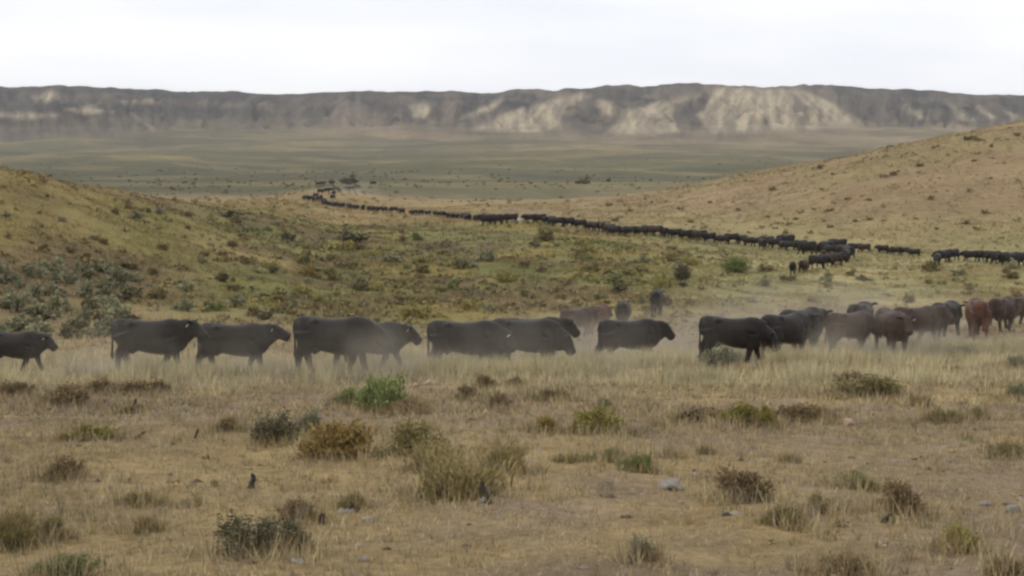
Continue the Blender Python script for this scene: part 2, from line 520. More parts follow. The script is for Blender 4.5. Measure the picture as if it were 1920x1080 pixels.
M_GROUND = ground_material()
M_GRASS = plant_material('dry_grass', 0.75, 0.0)
M_LEAF = plant_material('shrub_leaves', 0.8, 0.18)
M_STEM = plant_material('woody_stems', 0.9, 0.15)
M_BLACK = coat_material('black_coat', (0.010, 0.008, 0.007), (0.022, 0.017, 0.014))
M_DARKBROWN = coat_material('dark_brown_coat', (0.028, 0.014, 0.010), (0.052, 0.027, 0.018))
M_RED = coat_material('red_brown_coat', (0.060, 0.022, 0.012), (0.105, 0.040, 0.020))
M_WHITE = coat_material('white_coat', (0.42, 0.38, 0.32), (0.60, 0.55, 0.47))
M_TAG = coat_material('ear_tag_plastic', (0.62, 0.58, 0.46), (0.72, 0.68, 0.56))
M_HOOF = coat_material('hoof_horn', (0.018, 0.015, 0.012), (0.035, 0.030, 0.025), 12)
M_EYE = coat_material('dark_eye', (0.004, 0.003, 0.003), (0.008, 0.006, 0.005), 20)
M_EYE.node_tree.nodes['Principled BSDF'].inputs['Roughness'].default_value = 0.15
M_ROCK = coat_material('pale_rock', (0.17, 0.155, 0.135), (0.29, 0.27, 0.235), 5)
M_PINKROCK = coat_material('pink_rock', (0.30, 0.215, 0.155), (0.42, 0.31, 0.225), 5)
M_DARKWOOD = coat_material('weathered_dark_wood', (0.030, 0.025, 0.022), (0.075, 0.062, 0.055), 9)
for mm in (M_ROCK, M_PINKROCK, M_DARKWOOD):
    mm.node_tree.nodes['Principled BSDF'].inputs['Roughness'].default_value = 0.95


def mesh_from(name, co, tris=None, quads=None, col=None, mat=None, smooth=False):
    me = bpy.data.meshes.new(name)
    co = np.ascontiguousarray(co, np.float32)
    loops, starts, tot = [], [], 0
    if tris is not None and len(tris):
        loops.append(np.asarray(tris, np.int32).ravel()); starts.append(np.arange(len(tris)) * 3); tot = len(tris) * 3
    if quads is not None and len(quads):
        loops.append(np.asarray(quads, np.int32).ravel()); starts.append(tot + np.arange(len(quads)) * 4)
    loops = np.concatenate(loops); starts = np.concatenate(starts).astype(np.int32)
    me.vertices.add(len(co)); me.vertices.foreach_set('co', co.ravel())
    me.loops.add(len(loops)); me.loops.foreach_set('vertex_index', loops)
    me.polygons.add(len(starts)); me.polygons.foreach_set('loop_start', starts)
    me.update(calc_edges=True)
    me.validate()
    if col is not None:
        a = me.attributes.new('Col', 'FLOAT_COLOR', 'POINT')
        rgba = np.ones((len(co), 4), np.float32); rgba[:, :3] = col
        a.data.foreach_set('color', rgba.ravel())
    if mat: me.materials.append(mat)
    me.polygons.foreach_set('use_smooth', np.full(len(me.polygons), smooth))
    return me


def link(name, me, parent=None):
    o = bpy.data.objects.new(name, me)
    COL.objects.link(o)
    if parent: o.parent = parent
    return o


# ------------------------------------------------------------------ ground sheet
rows = np.concatenate([
    np.linspace(-20, 4, 14)[:-1],
    np.geomspace(4, 60, 170)[:-1],
    np.geomspace(60, 330, 190)[:-1],
    np.geomspace(330, 1450, 85)[:-1],
    np.linspace(1450, 2010, 130)[:-1],
    np.geomspace(2010, 4500, 14)])
un = np.concatenate([np.linspace(-1.5, -0.43, 26)[:-1], np.linspace(-0.43, 0.43, 700), np.linspace(0.43, 1.5, 26)[1:]])
YY, UU = np.meshgrid(rows, un, indexing='ij')
XX = UU * (YY + 8.0 * np.exp(-np.maximum(YY, 0) / 30.0) + 24.0 * (YY < 0))
XX = np.where(YY < 4, UU * (np.interp(YY, [-20, 4], [30, 4 + 8 * math.exp(-4 / 30)])), XX)
ZZ = ground(XX, YY)
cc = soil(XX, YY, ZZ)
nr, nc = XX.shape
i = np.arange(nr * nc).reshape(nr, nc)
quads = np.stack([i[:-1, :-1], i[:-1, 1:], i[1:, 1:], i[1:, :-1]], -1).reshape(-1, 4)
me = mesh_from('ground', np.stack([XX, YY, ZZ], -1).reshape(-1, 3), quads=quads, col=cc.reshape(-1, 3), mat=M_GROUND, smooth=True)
tag(link('ground', me), 'dry rangeland valley rising to a long eroded escarpment', kind='structure')


# ------------------------------------------------------------------ dry grass
def scatter(Y0, Y1, dens, umax=0.50, power=1.0):
    """random points over the wedge in front of the camera"""
    area = umax * (Y1**2 - Y0**2) + 6 * (Y1 - Y0)
    n = int(area * dens)
    Y = np.sqrt(rng.uniform(Y0**2, Y1**2, n))
    X = rng.uniform(-1, 1, n) * (umax * Y + 1.5)
    return X, Y


def blades(X, Y, nb, hmin, hmax, wid, lean, spread, colfn, seg=1):
    Z = ground(X, Y)
    n = len(X)
    hs = rng.uniform(hmin, hmax, n)
    base_c = colfn(X, Y, Z)
    bx = np.repeat(X, nb); by = np.repeat(Y, nb)
    az = rng.uniform(0, 2 * np.pi, n * nb)
    rad = np.abs(rng.normal(0, 1, n * nb)) * np.repeat(spread if np.ndim(spread) else np.full(n, spread), nb)
    bx = bx + np.cos(az) * rad; by = by + np.sin(az) * rad
    bz = ground(bx, by) - 0.01
    h = np.repeat(hs, nb) * rng.uniform(0.45, 1.1, n * nb)
    ln = rng.uniform(0.05, 1.0, n * nb) * lean
    az2 = az + rng.normal(0, 0.8, n * nb)
    dx, dy = np.cos(az2), np.sin(az2)
    wa = rng.uniform(0, 2 * np.pi, n * nb)
    w_ = np.repeat(wid if np.ndim(wid) else np.full(n, wid), nb) * rng.uniform(0.6, 1.3, n * nb)
    wx, wy = np.cos(wa) * w_, np.sin(wa) * w_
    col = np.repeat(base_c, nb, 0) * rng.uniform(0.72, 1.28, (n * nb, 1)) * (1 + rng.normal(0, 0.04, (n * nb, 3)))
    P = lambda x, y, z: np.stack([x, y, z], -1)
    tip = P(bx + dx * h * ln, by + dy * h * ln, bz + h * np.sqrt(np.maximum(1 - ln**2 * 0.6, 0.2)))
    if seg == 1:
        v = np.stack([P(bx - wx, by - wy, bz), P(bx + wx, by + wy, bz), tip], 1)
        t = np.arange(len(bx) * 3).reshape(-1, 3)
        return v.reshape(-1, 3), t, np.repeat(np.clip(col, 0.01, 0.8), 3, 0)
    k = 0.55
    mx_, my_, mz_ = bx + dx * h * ln * 0.25, by + dy * h * ln * 0.25, bz + h * k
    v = np.stack([P(bx - wx, by - wy, bz), P(bx + wx, by + wy, bz), P(mx_ + wx * .7, my_ + wy * .7, mz_), P(mx_ - wx * .7, my_ - wy * .7, mz_), tip], 1)
    b5 = np.arange(len(bx)) * 5
    t = np.stack([np.stack([b5, b5 + 1, b5 + 2], -1), np.stack([b5, b5 + 2, b5 + 3], -1), np.stack([b5 + 3, b5 + 2, b5 + 4], -1)], 1).reshape(-1, 3)
    return v.reshape(-1, 3), t, np.repeat(np.clip(col, 0.01, 0.8), 5, 0)


def straw_col(X, Y, Z):
    base = soil(X, Y, Z)
    pale = np.array([0.415, 0.335, 0.195]); gold = np.array([0.305, 0.228, 0.115]); grey = np.array([0.250, 0.206, 0.142]); grn = np.array([0.145, 0.142, 0.055])
    r = rng.uniform(0, 1, len(X))
    n = fbm(X / 4.0, Y / 4.0, 91, 3)
    c = np.where((r < 0.4)[:, None], pale, np.where((r < 0.7)[:, None], gold, grey))
    c = np.where(((r > 0.88) & (n > 0.5))[:, None], grn, c) * 1.07
    m = sm(40, 75, Y) * 0.75
    bl = base * 1.15
    return lerp(c, bl, m) * (0.82 + 0.36 * fbm(X / 2.2, Y / 2.2, 93, 2))[:, None]


def pale_col(X, Y, Z):
    c = straw_col(X, Y, Z)
    return lerp(c, np.array([0.500, 0.445, 0.275]), 0.72 * sm(26, 32, Y)) * (0.72 + 0.66 * fbm(X / 1.1, Y / 1.1, 119, 2))[:, None]


parts_v, parts_t, parts_c, off = [], [], [], 0


def add_bl(v, t, c):
    global off
    parts_v.append(v); parts_t.append(t + off); parts_c.append(c); off += len(v)


def thin(X, Y, scale, lo, hi, seed):
    k = sm(lo, hi, fbm(X / scale, Y / scale, seed, 3))
    keep = rng.uniform(0, 1, len(X)) < 0.12 + 0.88 * k
    return X[keep], Y[keep]


X, Y = scatter(7, 24, 62); X, Y = thin(X, Y, 1.5, 0.42, 0.62, 101)
add_bl(*blades(X, Y, 8, 0.04, 0.14, 0.0035, 0.95, 0.045, straw_col, 2))
X, Y = scatter(7, 24, 80, 0.42); X, Y = thin(X, Y, 0.8, 0.30, 0.60, 131)
add_bl(*blades(X, Y, 6, 0.03, 0.11, 0.0042, 1.25, 0.07, straw_col))
X, Y = scatter(24, 40, 22, 0.42); X, Y = thin(X, Y, 1.0, 0.30, 0.60, 132)
add_bl(*blades(X, Y, 6, 0.04, 0.13, 0.009, 1.2, 0.10, straw_col))
X, Y = scatter(7, 26, 3.4); X, Y = thin(X, Y, 2.6, 0.42, 0.62, 102)
add_bl(*blades(X, Y, 16, 0.13, 0.30, 0.0040, 0.6, 0.05, straw_col, 2))
X, Y = scatter(24, 48, 30); X, Y = thin(X, Y, 2.2, 0.36, 0.6, 103)
add_bl(*blades(X, Y, 7, 0.06, 0.21, 0.010, 0.85, 0.07, straw_col))
X, Y = scatter(26.0, 34.2, 24); keep = rng.uniform(0, 1, len(X)) < sm(25.5, 31.5, Y + 5 * (fbm(X / 2.4, Y / 2.0, 117, 3) - 0.5) * 2); X, Y = X[keep], Y[keep]; X, Y = thin(X, Y, 1.8, 0.36, 0.56, 118)
add_bl(*blades(X, Y, 9, 0.09, 0.34, 0.009, 0.75, 0.12, pale_col))
X, Y = scatter(32.0, 34.4, 16); X, Y = thin(X, Y, 0.9, 0.45, 0.6, 107)
add_bl(*blades(X, Y, 16, 0.34, 0.64, 0.010, 0.5, 0.14, pale_col))
def strip(px0, px1, Y0, Y1, n):
    Y = rng.uniform(Y0, Y1, n)
    return (rng.uniform(px0, px1, n) - 960) / F * Y, Y


for px0, px1, Y0, Y1, n in ((790, 1090, 33.0, 35.2, 420), (1090, 1290, 37.2, 38.9, 330), (1440, 1635, 37.8, 39.6, 200), (1710, 1940, 41.0, 43.0, 240), (230, 360, 33.2, 34.4, 40)):
    X, Y = strip(px0, px1, Y0, Y1, n)
    add_bl(*blades(X, Y, 18, 0.36, 0.70, 0.011, 0.5, 0.16, pale_col))
X, Y = scatter(36, 47, 14); X, Y = thin(X, Y, 1.6, 0.40, 0.6, 108)
add_bl(*blades(X, Y, 10, 0.20, 0.50, 0.011, 0.5, 0.12, pale_col))
X, Y = scatter(48, 110, 9); X, Y = thin(X, Y, 3.5, 0.36, 0.58, 104)
add_bl(*blades(X, Y, 6, 0.12, 0.34, 0.022, 0.8, 0.14, straw_col))
X, Y = scatter(110, 280, 1.5); X, Y = thin(X, Y, 5.0, 0.36, 0.58, 105)
add_bl(*blades(X, Y, 5, 0.15, 0.45, 0.06, 0.8, 0.25, straw_col))
gv = np.concatenate(parts_v); gt = np.concatenate(parts_t); gc = np.concatenate(parts_c)
tag(link('dry_grass', mesh_from('dry_grass', gv, tris=gt, col=gc, mat=M_GRASS)), 'sparse straw coloured dry grass over the rangeland', kind='stuff')
print('grass tris', len(gt))


# ------------------------------------------------------------------ shrubs
LEAFC = {
    'sage': ((0.135, 0.148, 0.108), (0.225, 0.232, 0.170)),
    'dark': ((0.062, 0.062, 0.042), (0.140, 0.135, 0.092)),
    'gold': ((0.240, 0.175, 0.065), (0.340, 0.250, 0.095)),
    'brown': ((0.125, 0.092, 0.058), (0.240, 0.180, 0.108)),
    'green': ((0.118, 0.170, 0.062), (0.200, 0.262, 0.108)),
    'olive': ((0.130, 0.120, 0.055), (0.225, 0.200, 0.095)),
    'lime': ((0.175, 0.175, 0.050), (0.285, 0.255, 0.070)),
    'herb': ((0.085, 0.125, 0.040), (0.140, 0.185, 0.065)),
}


def shrub_mesh(kind, seed, leaves, lsize, lod=False):
    """foliage and stems of a dome 1 m wide and about 1 m high (scaled later)"""
    r = np.random.default_rng(seed)
    ns = 14 if lod else 60
    az = r.uniform(0, 2 * np.pi, ns)
    el = np.arcsin(r.uniform(0.12, 1.0, ns))
    if kind in ('weed',): el = np.arcsin(r.uniform(0.55, 1.0, ns))
    ln = r.uniform(0.62, 1.0, ns)
    d = np.stack([np.cos(az) * np.cos(el) * 0.5, np.sin(az) * np.cos(el) * 0.5, np.sin(el)], -1) * ln[:, None]
    rs = {'weed': 0.30, 'herb': 0.24, 'olive': 0.18, 'lime': 0.13, 'gold': 0.13, 'brown': 0.13, 'sage': 0.10, 'green': 0.12}.get(kind, 0.10)
    root = np.stack([r.normal(0, rs, ns), r.normal(0, rs, ns), np.full(ns, -0.04)], -1)
    ln = ln * (0.62 + 0.5 * vnoise(np.cos(az) * 1.6 + 5, np.sin(az) * 1.6 + seed, seed))
    d = np.stack([np.cos(az) * np.cos(el) * 0.55, np.sin(az) * np.cos(el) * 0.55, np.sin(el)], -1) * ln[:, None]
    d[:, :2] += root[:, :2] * 0.9
    sv, st = [], []
    for k in range(ns):
        a, b = root[k], d[k]
        mid = a * 0.5 + b * 0.5 + np.array([0, 0, 0.06]) + r.normal(0, 0.02, 3)
        o = len(sv)
        for p, w_ in ((a, 0.018), (mid, 0.010)):
            for q in range(3):
                an = q * 2.094
                sv.append(p + w_ * np.array([math.cos(an), math.sin(an), 0]))
        sv.append(b)
        for q in range(3):
            q2 = (q + 1) % 3
            st += [(o + q, o + q2, o + 3 + q2), (o + q, o + 3 + q2, o + 3 + q), (o + 3 + q, o + 3 + q2, o + 6)]
    stems = (np.array(sv), np.array(st), np.tile(np.array([0.095, 0.078, 0.060]), (len(sv), 1)) * r.uniform(0.7, 1.3, (len(sv), 1)))
    ck = {'weed': 'olive'}.get(kind, kind)
    k = r.integers(0, ns, leaves)
    t = r.uniform(0.0, 1.1, leaves) if kind == 'weed' else 1.0 - np.abs(r.normal(0, 0.33, leaves)); t = np.clip(t, 0.05, 1.1)
    p = root[k] * (1 - t)[:, None] + d[k] * t[:, None]
    p[:, 2] += 0.10 * np.sin(np.pi * np.clip(t, 0, 1))
    p += r.normal(0, 0.045, (leaves, 3)) * (0.5 + t)[:, None]
    p[:, 2] = np.maximum(p[:, 2], 0.01)
    up = np.array([0, 0, 1.0]) if kind in ('gold', 'weed', 'lime', 'green') else np.array([0, 0, 0.35])
    ax = d[k] / np.linalg.norm(d[k], axis=1)[:, None] + up + r.normal(0, 0.5, (leaves, 3))
    ax /= np.linalg.norm(ax, axis=1)[:, None]
    sd_ = np.cross(ax, r.normal(0, 1, (leaves, 3))); sd_ /= np.linalg.norm(sd_, axis=1)[:, None]
    L = lsize * r.uniform(0.6, 1.5, leaves) * (1.7 if kind == 'weed' else 1.0)
    wd = {'gold': .22, 'weed': .05, 'green': .22, 'lime': .28, 'brown': .25}.get(kind, 0.5)
    W = L * wd
    nrm = np.cross(ax, sd_)
    A = p - ax * L[:, None] * 0.5
    v = np.stack([A, p + sd_ * W[:, None] + nrm * (L * 0.08)[:, None], p + ax * L[:, None] * 0.5, p - sd_ * W[:, None] + nrm * (L * 0.08)[:, None]], 1).reshape(-1, 3)
    v[:, 2] = np.maximum(v[:, 2], -0.02)
    c0, c1 = (np.array(x) for x in LEAFC[ck])
    mixv = np.clip(r.normal(0.5, 0.3, leaves) + (r.uniform(-0.35, 0.35, ns))[k], 0, 1.2)
    c = c0 + (c1 - c0) * mixv[:, None]
    if kind in ('weed',):
        yl = r.uniform(0, 1, leaves) < 0.45
        c[yl] = np.array([0.33, 0.265, 0.125]) * r.uniform(0.7, 1.3, (yl.sum(), 1))
    if kind == 'dark':
        yl = r.uniform(0, 1, leaves) < 0.10
        c[yl] = np.array([0.22, 0.19, 0.13])
    q = np.arange(leaves * 4).reshape(-1, 4)
    keep_ = (0.60 if lod else 0.74) + (0.25 if kind in ('sage', 'dark') else 0.0)
    c = c * keep_ * np.array([1.20, 1.14, 0.93]) * (1.12 if lod else 1.0) + (1 - keep_) * np.array([0.245, 0.198, 0.118])
    return (v, q, np.repeat(c, 4, 0)), stems


KINDS = ['sage', 'dark', 'gold', 'brown', 'green', 'olive', 'lime', 'herb', 'weed']
PROTO, PROTO_FAR = {}, {}
for ki, k in enumerate(KINDS):
    PROTO[k], PROTO_FAR[k] = [], []
    for v_ in range(3):
        f, s_ = shrub_mesh(k, 100 + ki * 10 + v_, 4600 if k in ('weed', 'green', 'gold') else 4200, 0.080 if k in ('gold', 'weed', 'green', 'brown', 'lime') else 0.040)
        PROTO[k].append((mesh_from('foliage', f[0], quads=f[1], col=f[2], mat=M_LEAF), mesh_from('stem', s_[0], tris=s_[1], col=s_[2], mat=M_STEM)))
        f, s_ = shrub_mesh(k, 400 + ki * 10 + v_, 620, 0.11, True)
        PROTO_FAR[k].append((mesh_from('foliage', f[0], quads=f[1], col=f[2], mat=M_LEAF), mesh_from('stem', s_[0], tris=s_[1], col=s_[2], mat=M_STEM)))
SNAME = {'sage': 'sagebrush', 'dark': 'greasewood_bush', 'gold': 'rabbitbrush', 'brown': 'dry_bush', 'green': 'green_bush', 'olive': 'olive_bush', 'lime': 'rabbitbrush', 'herb': 'green_weed', 'weed': 'tall_weed'}
SCAT = {'herb': 'weed', 'weed': 'weed'}


def shrub(kind, x, y, z, wid, hgt, label, group, far=False):
    fo, stm = random.choice((PROTO_FAR if far else PROTO)[kind])
    e = bpy.data.objects.new(SNAME[kind], None); COL.objects.link(e)
    e.empty_display_size = 0.1
    e.location = (x, y, z - 0.02)
    e.rotation_euler = (0, 0, random.uniform(0, 6.28))
    e.scale = (wid, wid * random.uniform(0.85, 1.15), hgt * (1.3 if far else 1.0))
    tag(e, label, SCAT.get(kind, 'shrub'), group)
    link('foliage', fo, e); link('stem', stm, e)
    return e


# survey of the shrubs one can pick out: kind, column, base row, width px, height px, label
G1 = 'shrubs and weeds on the near slope'
NEARSHRUBS = [
    ('dark', 470, 1040, 150, 95, 'largest dark green bush on the near slope, by the bottom edge of the picture'),
    ('dark', 545, 1030, 80, 70, 'dark low bush grown into the flank of the largest dark green bush'),
    ('dark', 515, 830, 100, 70, 'dark grey green bush with bare twigs beside the golden bush'),
    ('sage', 582, 812, 56, 44, 'pale grey bush squeezed between the dark bush and the golden bush'),
    ('gold', 635, 858, 130, 84, 'rust gold feathery bush, widest of the golden ones, on the near slope'),
    ('green', 718, 768, 112, 76, 'bright green feathery bush standing below the long black cow'),
    ('green', 655, 760, 60, 40, 'small bright green clump against the big bright green bush'),
    ('brown', 770, 775, 70, 36, 'rusty low bush at the foot of the big bright green bush'),
    ('olive', 775, 852, 110, 84, 'dark olive bush at the upper edge of the tall yellow weeds'),
    ('weed', 865, 932, 150, 130, 'tallest yellow olive weed stand in the middle of the slope'),
    ('weed', 945, 885, 80, 92, 'yellow olive weed stand behind the tallest weeds, towards the pale boulder'),
    ('weed', 815, 880, 90, 80, 'yellow weed stand between the olive bush and the tallest weeds'),
    ('brown', 118, 898, 64, 52, 'round brown dead bush alone on bare ground near the left side'),
    ('brown', 125, 758, 82, 44, 'dark brown round bush below the black calf at the left edge'),
    ('brown', 183, 736, 60, 34, 'olive brown bush between the dark round bush and the wide brown bush'),
    ('brown', 255, 740, 90, 36, 'wide flat brown bush below the walking black cow with trailing tail'),
    ('brown', 298, 736, 40, 28, 'small brown bush touching the end of the wide flat brown bush'),
    ('brown', 30, 744, 62, 38, 'reddish brown bush at the very left edge below the black calf'),
    ('brown', 246, 774, 40, 18, 'flat brown tuft around a short dark stub'),
    ('brown', 385, 708, 60, 30, 'brown grass bush in front of the legs of two touching black cows'),
    ('brown', 936, 768, 44, 40, 'neat round brown bush, roundest on the near slope'),
    ('brown', 912, 728, 42, 30, 'brown bush just above the neat round brown bush'),
    ('brown', 970, 726, 32, 26, 'small dark brown tuft on the pale dust line'),
    ('brown', 874, 748, 40, 34, 'rusty bush beside the pale stones under the cattle'),
    ('brown', 1038, 752, 62, 30, 'low wide brown bush beyond the neat round brown bush'),
    ('sage', 1350, 692, 86, 54, 'grey green sagebrush in front of the black cow with its head down'),
    ('olive', 1250, 686, 50, 26, 'small olive bush left of the grey sagebrush in front of the cattle'),
    ('olive', 1100, 706, 62, 28, 'olive bush below the gap before the lone black cow'),
    ('olive', 890, 694, 110, 44, 'broad olive brown bush hiding the feet of the packed black cows'),
    ('olive', 1020, 690, 70, 34, 'olive brown bush below the lowered black head'),
    ('lime', 1395, 795, 72, 48, 'brightest yellow green bush on the slope'),
    ('lime', 1437, 798, 46, 40, 'smaller yellow green bush touching the brightest yellow green bush'),
    ('brown', 1318, 790, 120, 32, 'long low brown bush leading to the brightest yellow green bush'),
    ('brown', 1490, 792, 72, 46, 'grey brown bush just past the yellow green pair'),
    ('brown', 1540, 782, 52, 26, 'low grey brown bush past the grey brown round one'),
    ('sage', 1132, 768, 42, 30, 'small pale sage bush behind the mustard yellow bush'),
    ('lime', 1122, 812, 84, 50, 'mustard yellow bush with green base in mid slope'),
    ('gold', 1025, 812, 46, 36, 'small golden tuft between tall weeds and mustard yellow bush'),
    ('herb', 1143, 862, 72, 26, 'largest dark green weed patch below the mustard yellow bush'),
    ('herb', 1062, 866, 32, 18, 'small green weed nearest the tall yellow weeds'),
    ('herb', 1198, 884, 52, 46, 'upright green weed above the pale flat boulder'),
    ('herb', 1252, 858, 42, 26, 'green weed on the line between mustard bush and golden brown dome'),
    ('herb', 1322, 852, 24, 20, 'tiny green weed up slope from the golden brown dome bush'),
    ('herb', 1478, 868, 22, 22, 'single dark green sprig on bare pale ground'),
    ('brown', 1390, 940, 86, 76, 'golden brown dome bush beside the pale flat boulder'),
    ('olive', 1470, 988, 62, 56, 'loose olive tuft below the golden brown dome bush'),
    ('olive', 1530, 962, 42, 48, 'thin olive tuft between the dome bush and the green weed mat'),
    ('herb', 1605, 918, 92, 40, 'wide green weed mat left of the grey brown twiggy bush'),
    ('brown', 1690, 962, 84, 78, 'grey brown twiggy bush beside the wide green weed mat'),
    ('sage', 1200, 1050, 52, 50, 'small grey green bush alone near the bottom edge'),
    ('brown', 1590, 1082, 110, 60, 'grey brown bush cut by the bottom edge'),
    ('lime', 1800, 1036, 62, 54, 'yellow flowered bush low on the slope near the right side'),
    ('brown', 1895, 1082, 80, 50, 'brown grass bush in the lower right corner'),
    ('weed', 20, 1025, 90, 118, 'tall yellow weed at the left edge of the slope'),
    ('olive', 95, 1012, 50, 60, 'thin olive sprig beside the tall left edge weed'),
    ('herb', 110, 1088, 96, 54, 'green bush in the lower left corner'),
    ('olive', 262, 948, 62, 40, 'olive tuft up slope of the largest dark green bush'),
    ('olive', 270, 995, 46, 38, 'small olive tuft between the left weeds and the largest dark bush'),
    ('lime', 160, 822, 86, 28, 'flat yellow green tuft above the round dead bush'),
    ('brown', 430, 810, 46, 38, 'brown tuft just before the dark grey green twiggy bush'),
    ('brown', 1720, 762, 42, 28, 'small grey brown bush on the far slope at right, highest of its row'),
    ('olive', 1770, 792, 62, 36, 'olive grass bush between two small bushes at right'),
    ('olive', 1832, 786, 34, 28, 'small olive bush nearest the right edge of its row'),
    ('sage', 1908, 748, 42, 42, 'grey sagebrush cut by the right edge of the picture'),
    ('olive', 1888, 862, 62, 46, 'olive tuft at the right edge halfway down the slope'),
    ('olive', 1640, 742, 130, 44, 'wide olive brown grass clump under the dark red cow'),
    ('brown', 1600, 722, 60, 30, 'brown grass clump below the pair of dusty brown cows'),
    ('sage', 1810, 672, 70, 30, 'grey green sagebrush below the red cow seen from behind'),
    ('sage', 1905, 690, 40, 34, 'dark sage bush at the right edge below the last cattle'),
    ('brown', 665, 955, 50, 40, 'brown tuft between the largest dark bush and the tall weeds'),
    ('brown', 560, 975, 60, 50, 'rusty grass tuft behind the largest dark green bush'),
    ('gold', 518, 1045, 22, 40, 'single yellow sprig in front of the largest dark green bush'),
]
for k, px, py, wpx, hpx, lab in NEARSHRUBS:
    x, y, z = hit(px, min(py, 1095))
    s_ = y / F
    shrub(k, x, y, z, wpx * s_ * (1.0 if k != 'weed' else 0.85), hpx * s_ * (1.08 if k != 'weed' else 0.74), lab, G1)

ORD = ['first', 'second', 'third', 'fourth', 'fifth', 'sixth', 'seventh', 'eighth', 'ninth', 'tenth', 'eleventh', 'twelfth', 'thirteenth', 'fourteenth', 'fifteenth', 'sixteenth', 'seventeenth', 'eighteenth', 'nineteenth']
TENS = ['', '', 'twenty', 'thirty', 'forty', 'fifty', 'sixty', 'seventy', 'eighty', 'ninety']
TENTH = ['', '', 'twentieth', 'thirtieth', 'fortieth', 'fiftieth', 'sixtieth', 'seventieth', 'eightieth', 'ninetieth']


def ordinal(n):
    if n <= 19: return ORD[n - 1]
    if n < 100: return TENTH[n // 10] if n % 10 == 0 else TENS[n // 10] + '-' + ORD[n % 10 - 1]
    return 'hundredth' if n == 100 else 'hundred-and-' + ordinal(n - 100)


LOOK = {'sage': 'grey green sagebrush', 'dark': 'dark green bush', 'gold': 'golden bush', 'brown': 'brown dry bush', 'olive': 'olive bush', 'lime': 'yellow green bush', 'herb': 'green weed', 'weed': 'yellow weed', 'green': 'green bush'}
BANDS = ['top', 'second', 'third', 'fourth', 'fifth', 'sixth', 'lowest']


def zone(name, group, items, nb):
    """items: (kind, px, py, w px, h px); labelled by row of the zone and order from the left"""
    items = sorted(items, key=lambda t: t[2])
    per = math.ceil(len(items) / nb)
    for b in range(nb):
        row = sorted(items[b * per:(b + 1) * per], key=lambda t: t[1])
        bn = 'lowest' if b == nb - 1 else BANDS[b]
        for j, (k, px, py, wpx, hpx) in enumerate(row):
            x, y, z = hit(px, py)
            s_ = y / F
            shrub(k, x, y, z, wpx * s_, hpx * s_, f'{LOOK[k]} on the {name}, {ordinal(j + 1)} from left, {bn} row', group, far=True)


def rnd_items(n, x0, x1, y0, y1, kinds, wmin, wmax, asp, seed, ok=None):
    r = random.Random(seed); res = []; tries = 0
    while len(res) < n and tries < 6000:
        tries += 1
        px, py = r.uniform(x0, x1), r.uniform(y0, y1)
        if ok and not ok(px, py): continue
        w_ = r.uniform(wmin, wmax)
        if any(abs(px - a[1]) < (w_ + a[3]) * 0.38 and abs(py - a[2]) < 7 for a in res): continue
        res.append((r.choice(kinds), px, py, w_, w_ * asp * r.uniform(0.8, 1.25)))
    return res


lh_top = lambda px: np.interp(px, [0, 100, 200, 300, 370, 480], [318, 336, 356, 378, 388, 392])
sage_items = rnd_items(58, -10, 255, 508, 640, ['sage', 'sage', 'sage', 'dark', 'sage'], 22, 50, 0.62, 1) + [
    ('sage', 345, 583, 38, 26), ('dark', 500, 600, 40, 18), ('dark', 420, 530, 34, 20), ('olive', 300, 560, 34, 20), ('sage', 350, 545, 34, 18), ('dark', 230, 500, 40, 12), ('olive', 285, 515, 30, 16)]
zone('lower left hillside', 'sagebrush low on the left hill', sage_items, 6)
hill_items = rnd_items(44, 5, 480, 330, 505, ['brown', 'olive', 'olive', 'sage', 'brown'], 12, 30, 0.5, 2, ok=lambda a, b: b > lh_top(a) + 14)
zone('straw left hill', 'bushes high on the left hill', hill_items, 4)
val_items = rnd_items(95, 400, 1330, 425, 592, ['olive', 'olive', 'dark', 'sage', 'lime', 'brown', 'herb', 'olive'], 16, 44, 0.5, 3, ok=lambda a, b: b > np.interp(a, [400, 600, 900, 1330], [430, 428, 440, 478])) + [
    ('dark', 430, 407, 52, 14), ('dark', 540, 450, 32, 18), ('dark', 660, 452, 80, 26), ('lime', 780, 596, 60, 22), ('dark', 1000, 462, 26, 14), ('gold', 580, 520, 50, 26), ('lime', 640, 470, 60, 20)]
zone('green valley floor', 'bushes on the valley floor', val_items, 6)
SP1 = [('dark', 1278, 528, 38, 42, 'dark green tree-like bush standing alone beyond the rear-facing black calf'),
       ('green', 1378, 508, 52, 32, 'soft green bush below the far line of cattle')]
for k, px, py, wpx, hpx, lab in SP1:
    x, y, z = hit(px, py)
    shrub(k, x, y, z, wpx * y / F, hpx * y / F, lab, 'lone bushes beyond the near cattle')
rh_top = lambda px: np.interp(px, [1050, 1200, 1440, 1680, 1920], [380, 364, 322, 274, 225])
rh_items = rnd_items(50, 1090, 1915, 240, 440, ['brown', 'olive', 'brown', 'olive'], 8, 21, 0.42, 4, ok=lambda a, b: b > rh_top(a) + 8)
zone('tan right hill', 'bushes dotting the right hill', rh_items, 5)
fl_items = rnd_items(26, 1350, 1915, 505, 590, ['olive', 'sage', 'brown', 'olive'], 14, 34, 0.5, 5)
zone('straw flat between cattle lines', 'bushes on the flat between the cattle lines', fl_items, 3)
for k, px, py, wpx, hpx, lab in [('dark', 1096, 345, 24, 16, 'larger of two dark bushes out on the sage plain'), ('dark', 1141, 341, 11, 9, 'smaller of two dark bushes out on the sage plain'), ('dark', 655, 344, 36, 16, 'dark thicket behind the farthest cattle'), ('dark', 1085, 345, 16, 10, 'low bush touching the larger plain bush')]:
    x, y, z = hit(px, py)
    shrub(k, x, y, z, wpx * y / F, hpx * y / F, lab, 'bushes out on the plain', far=True)


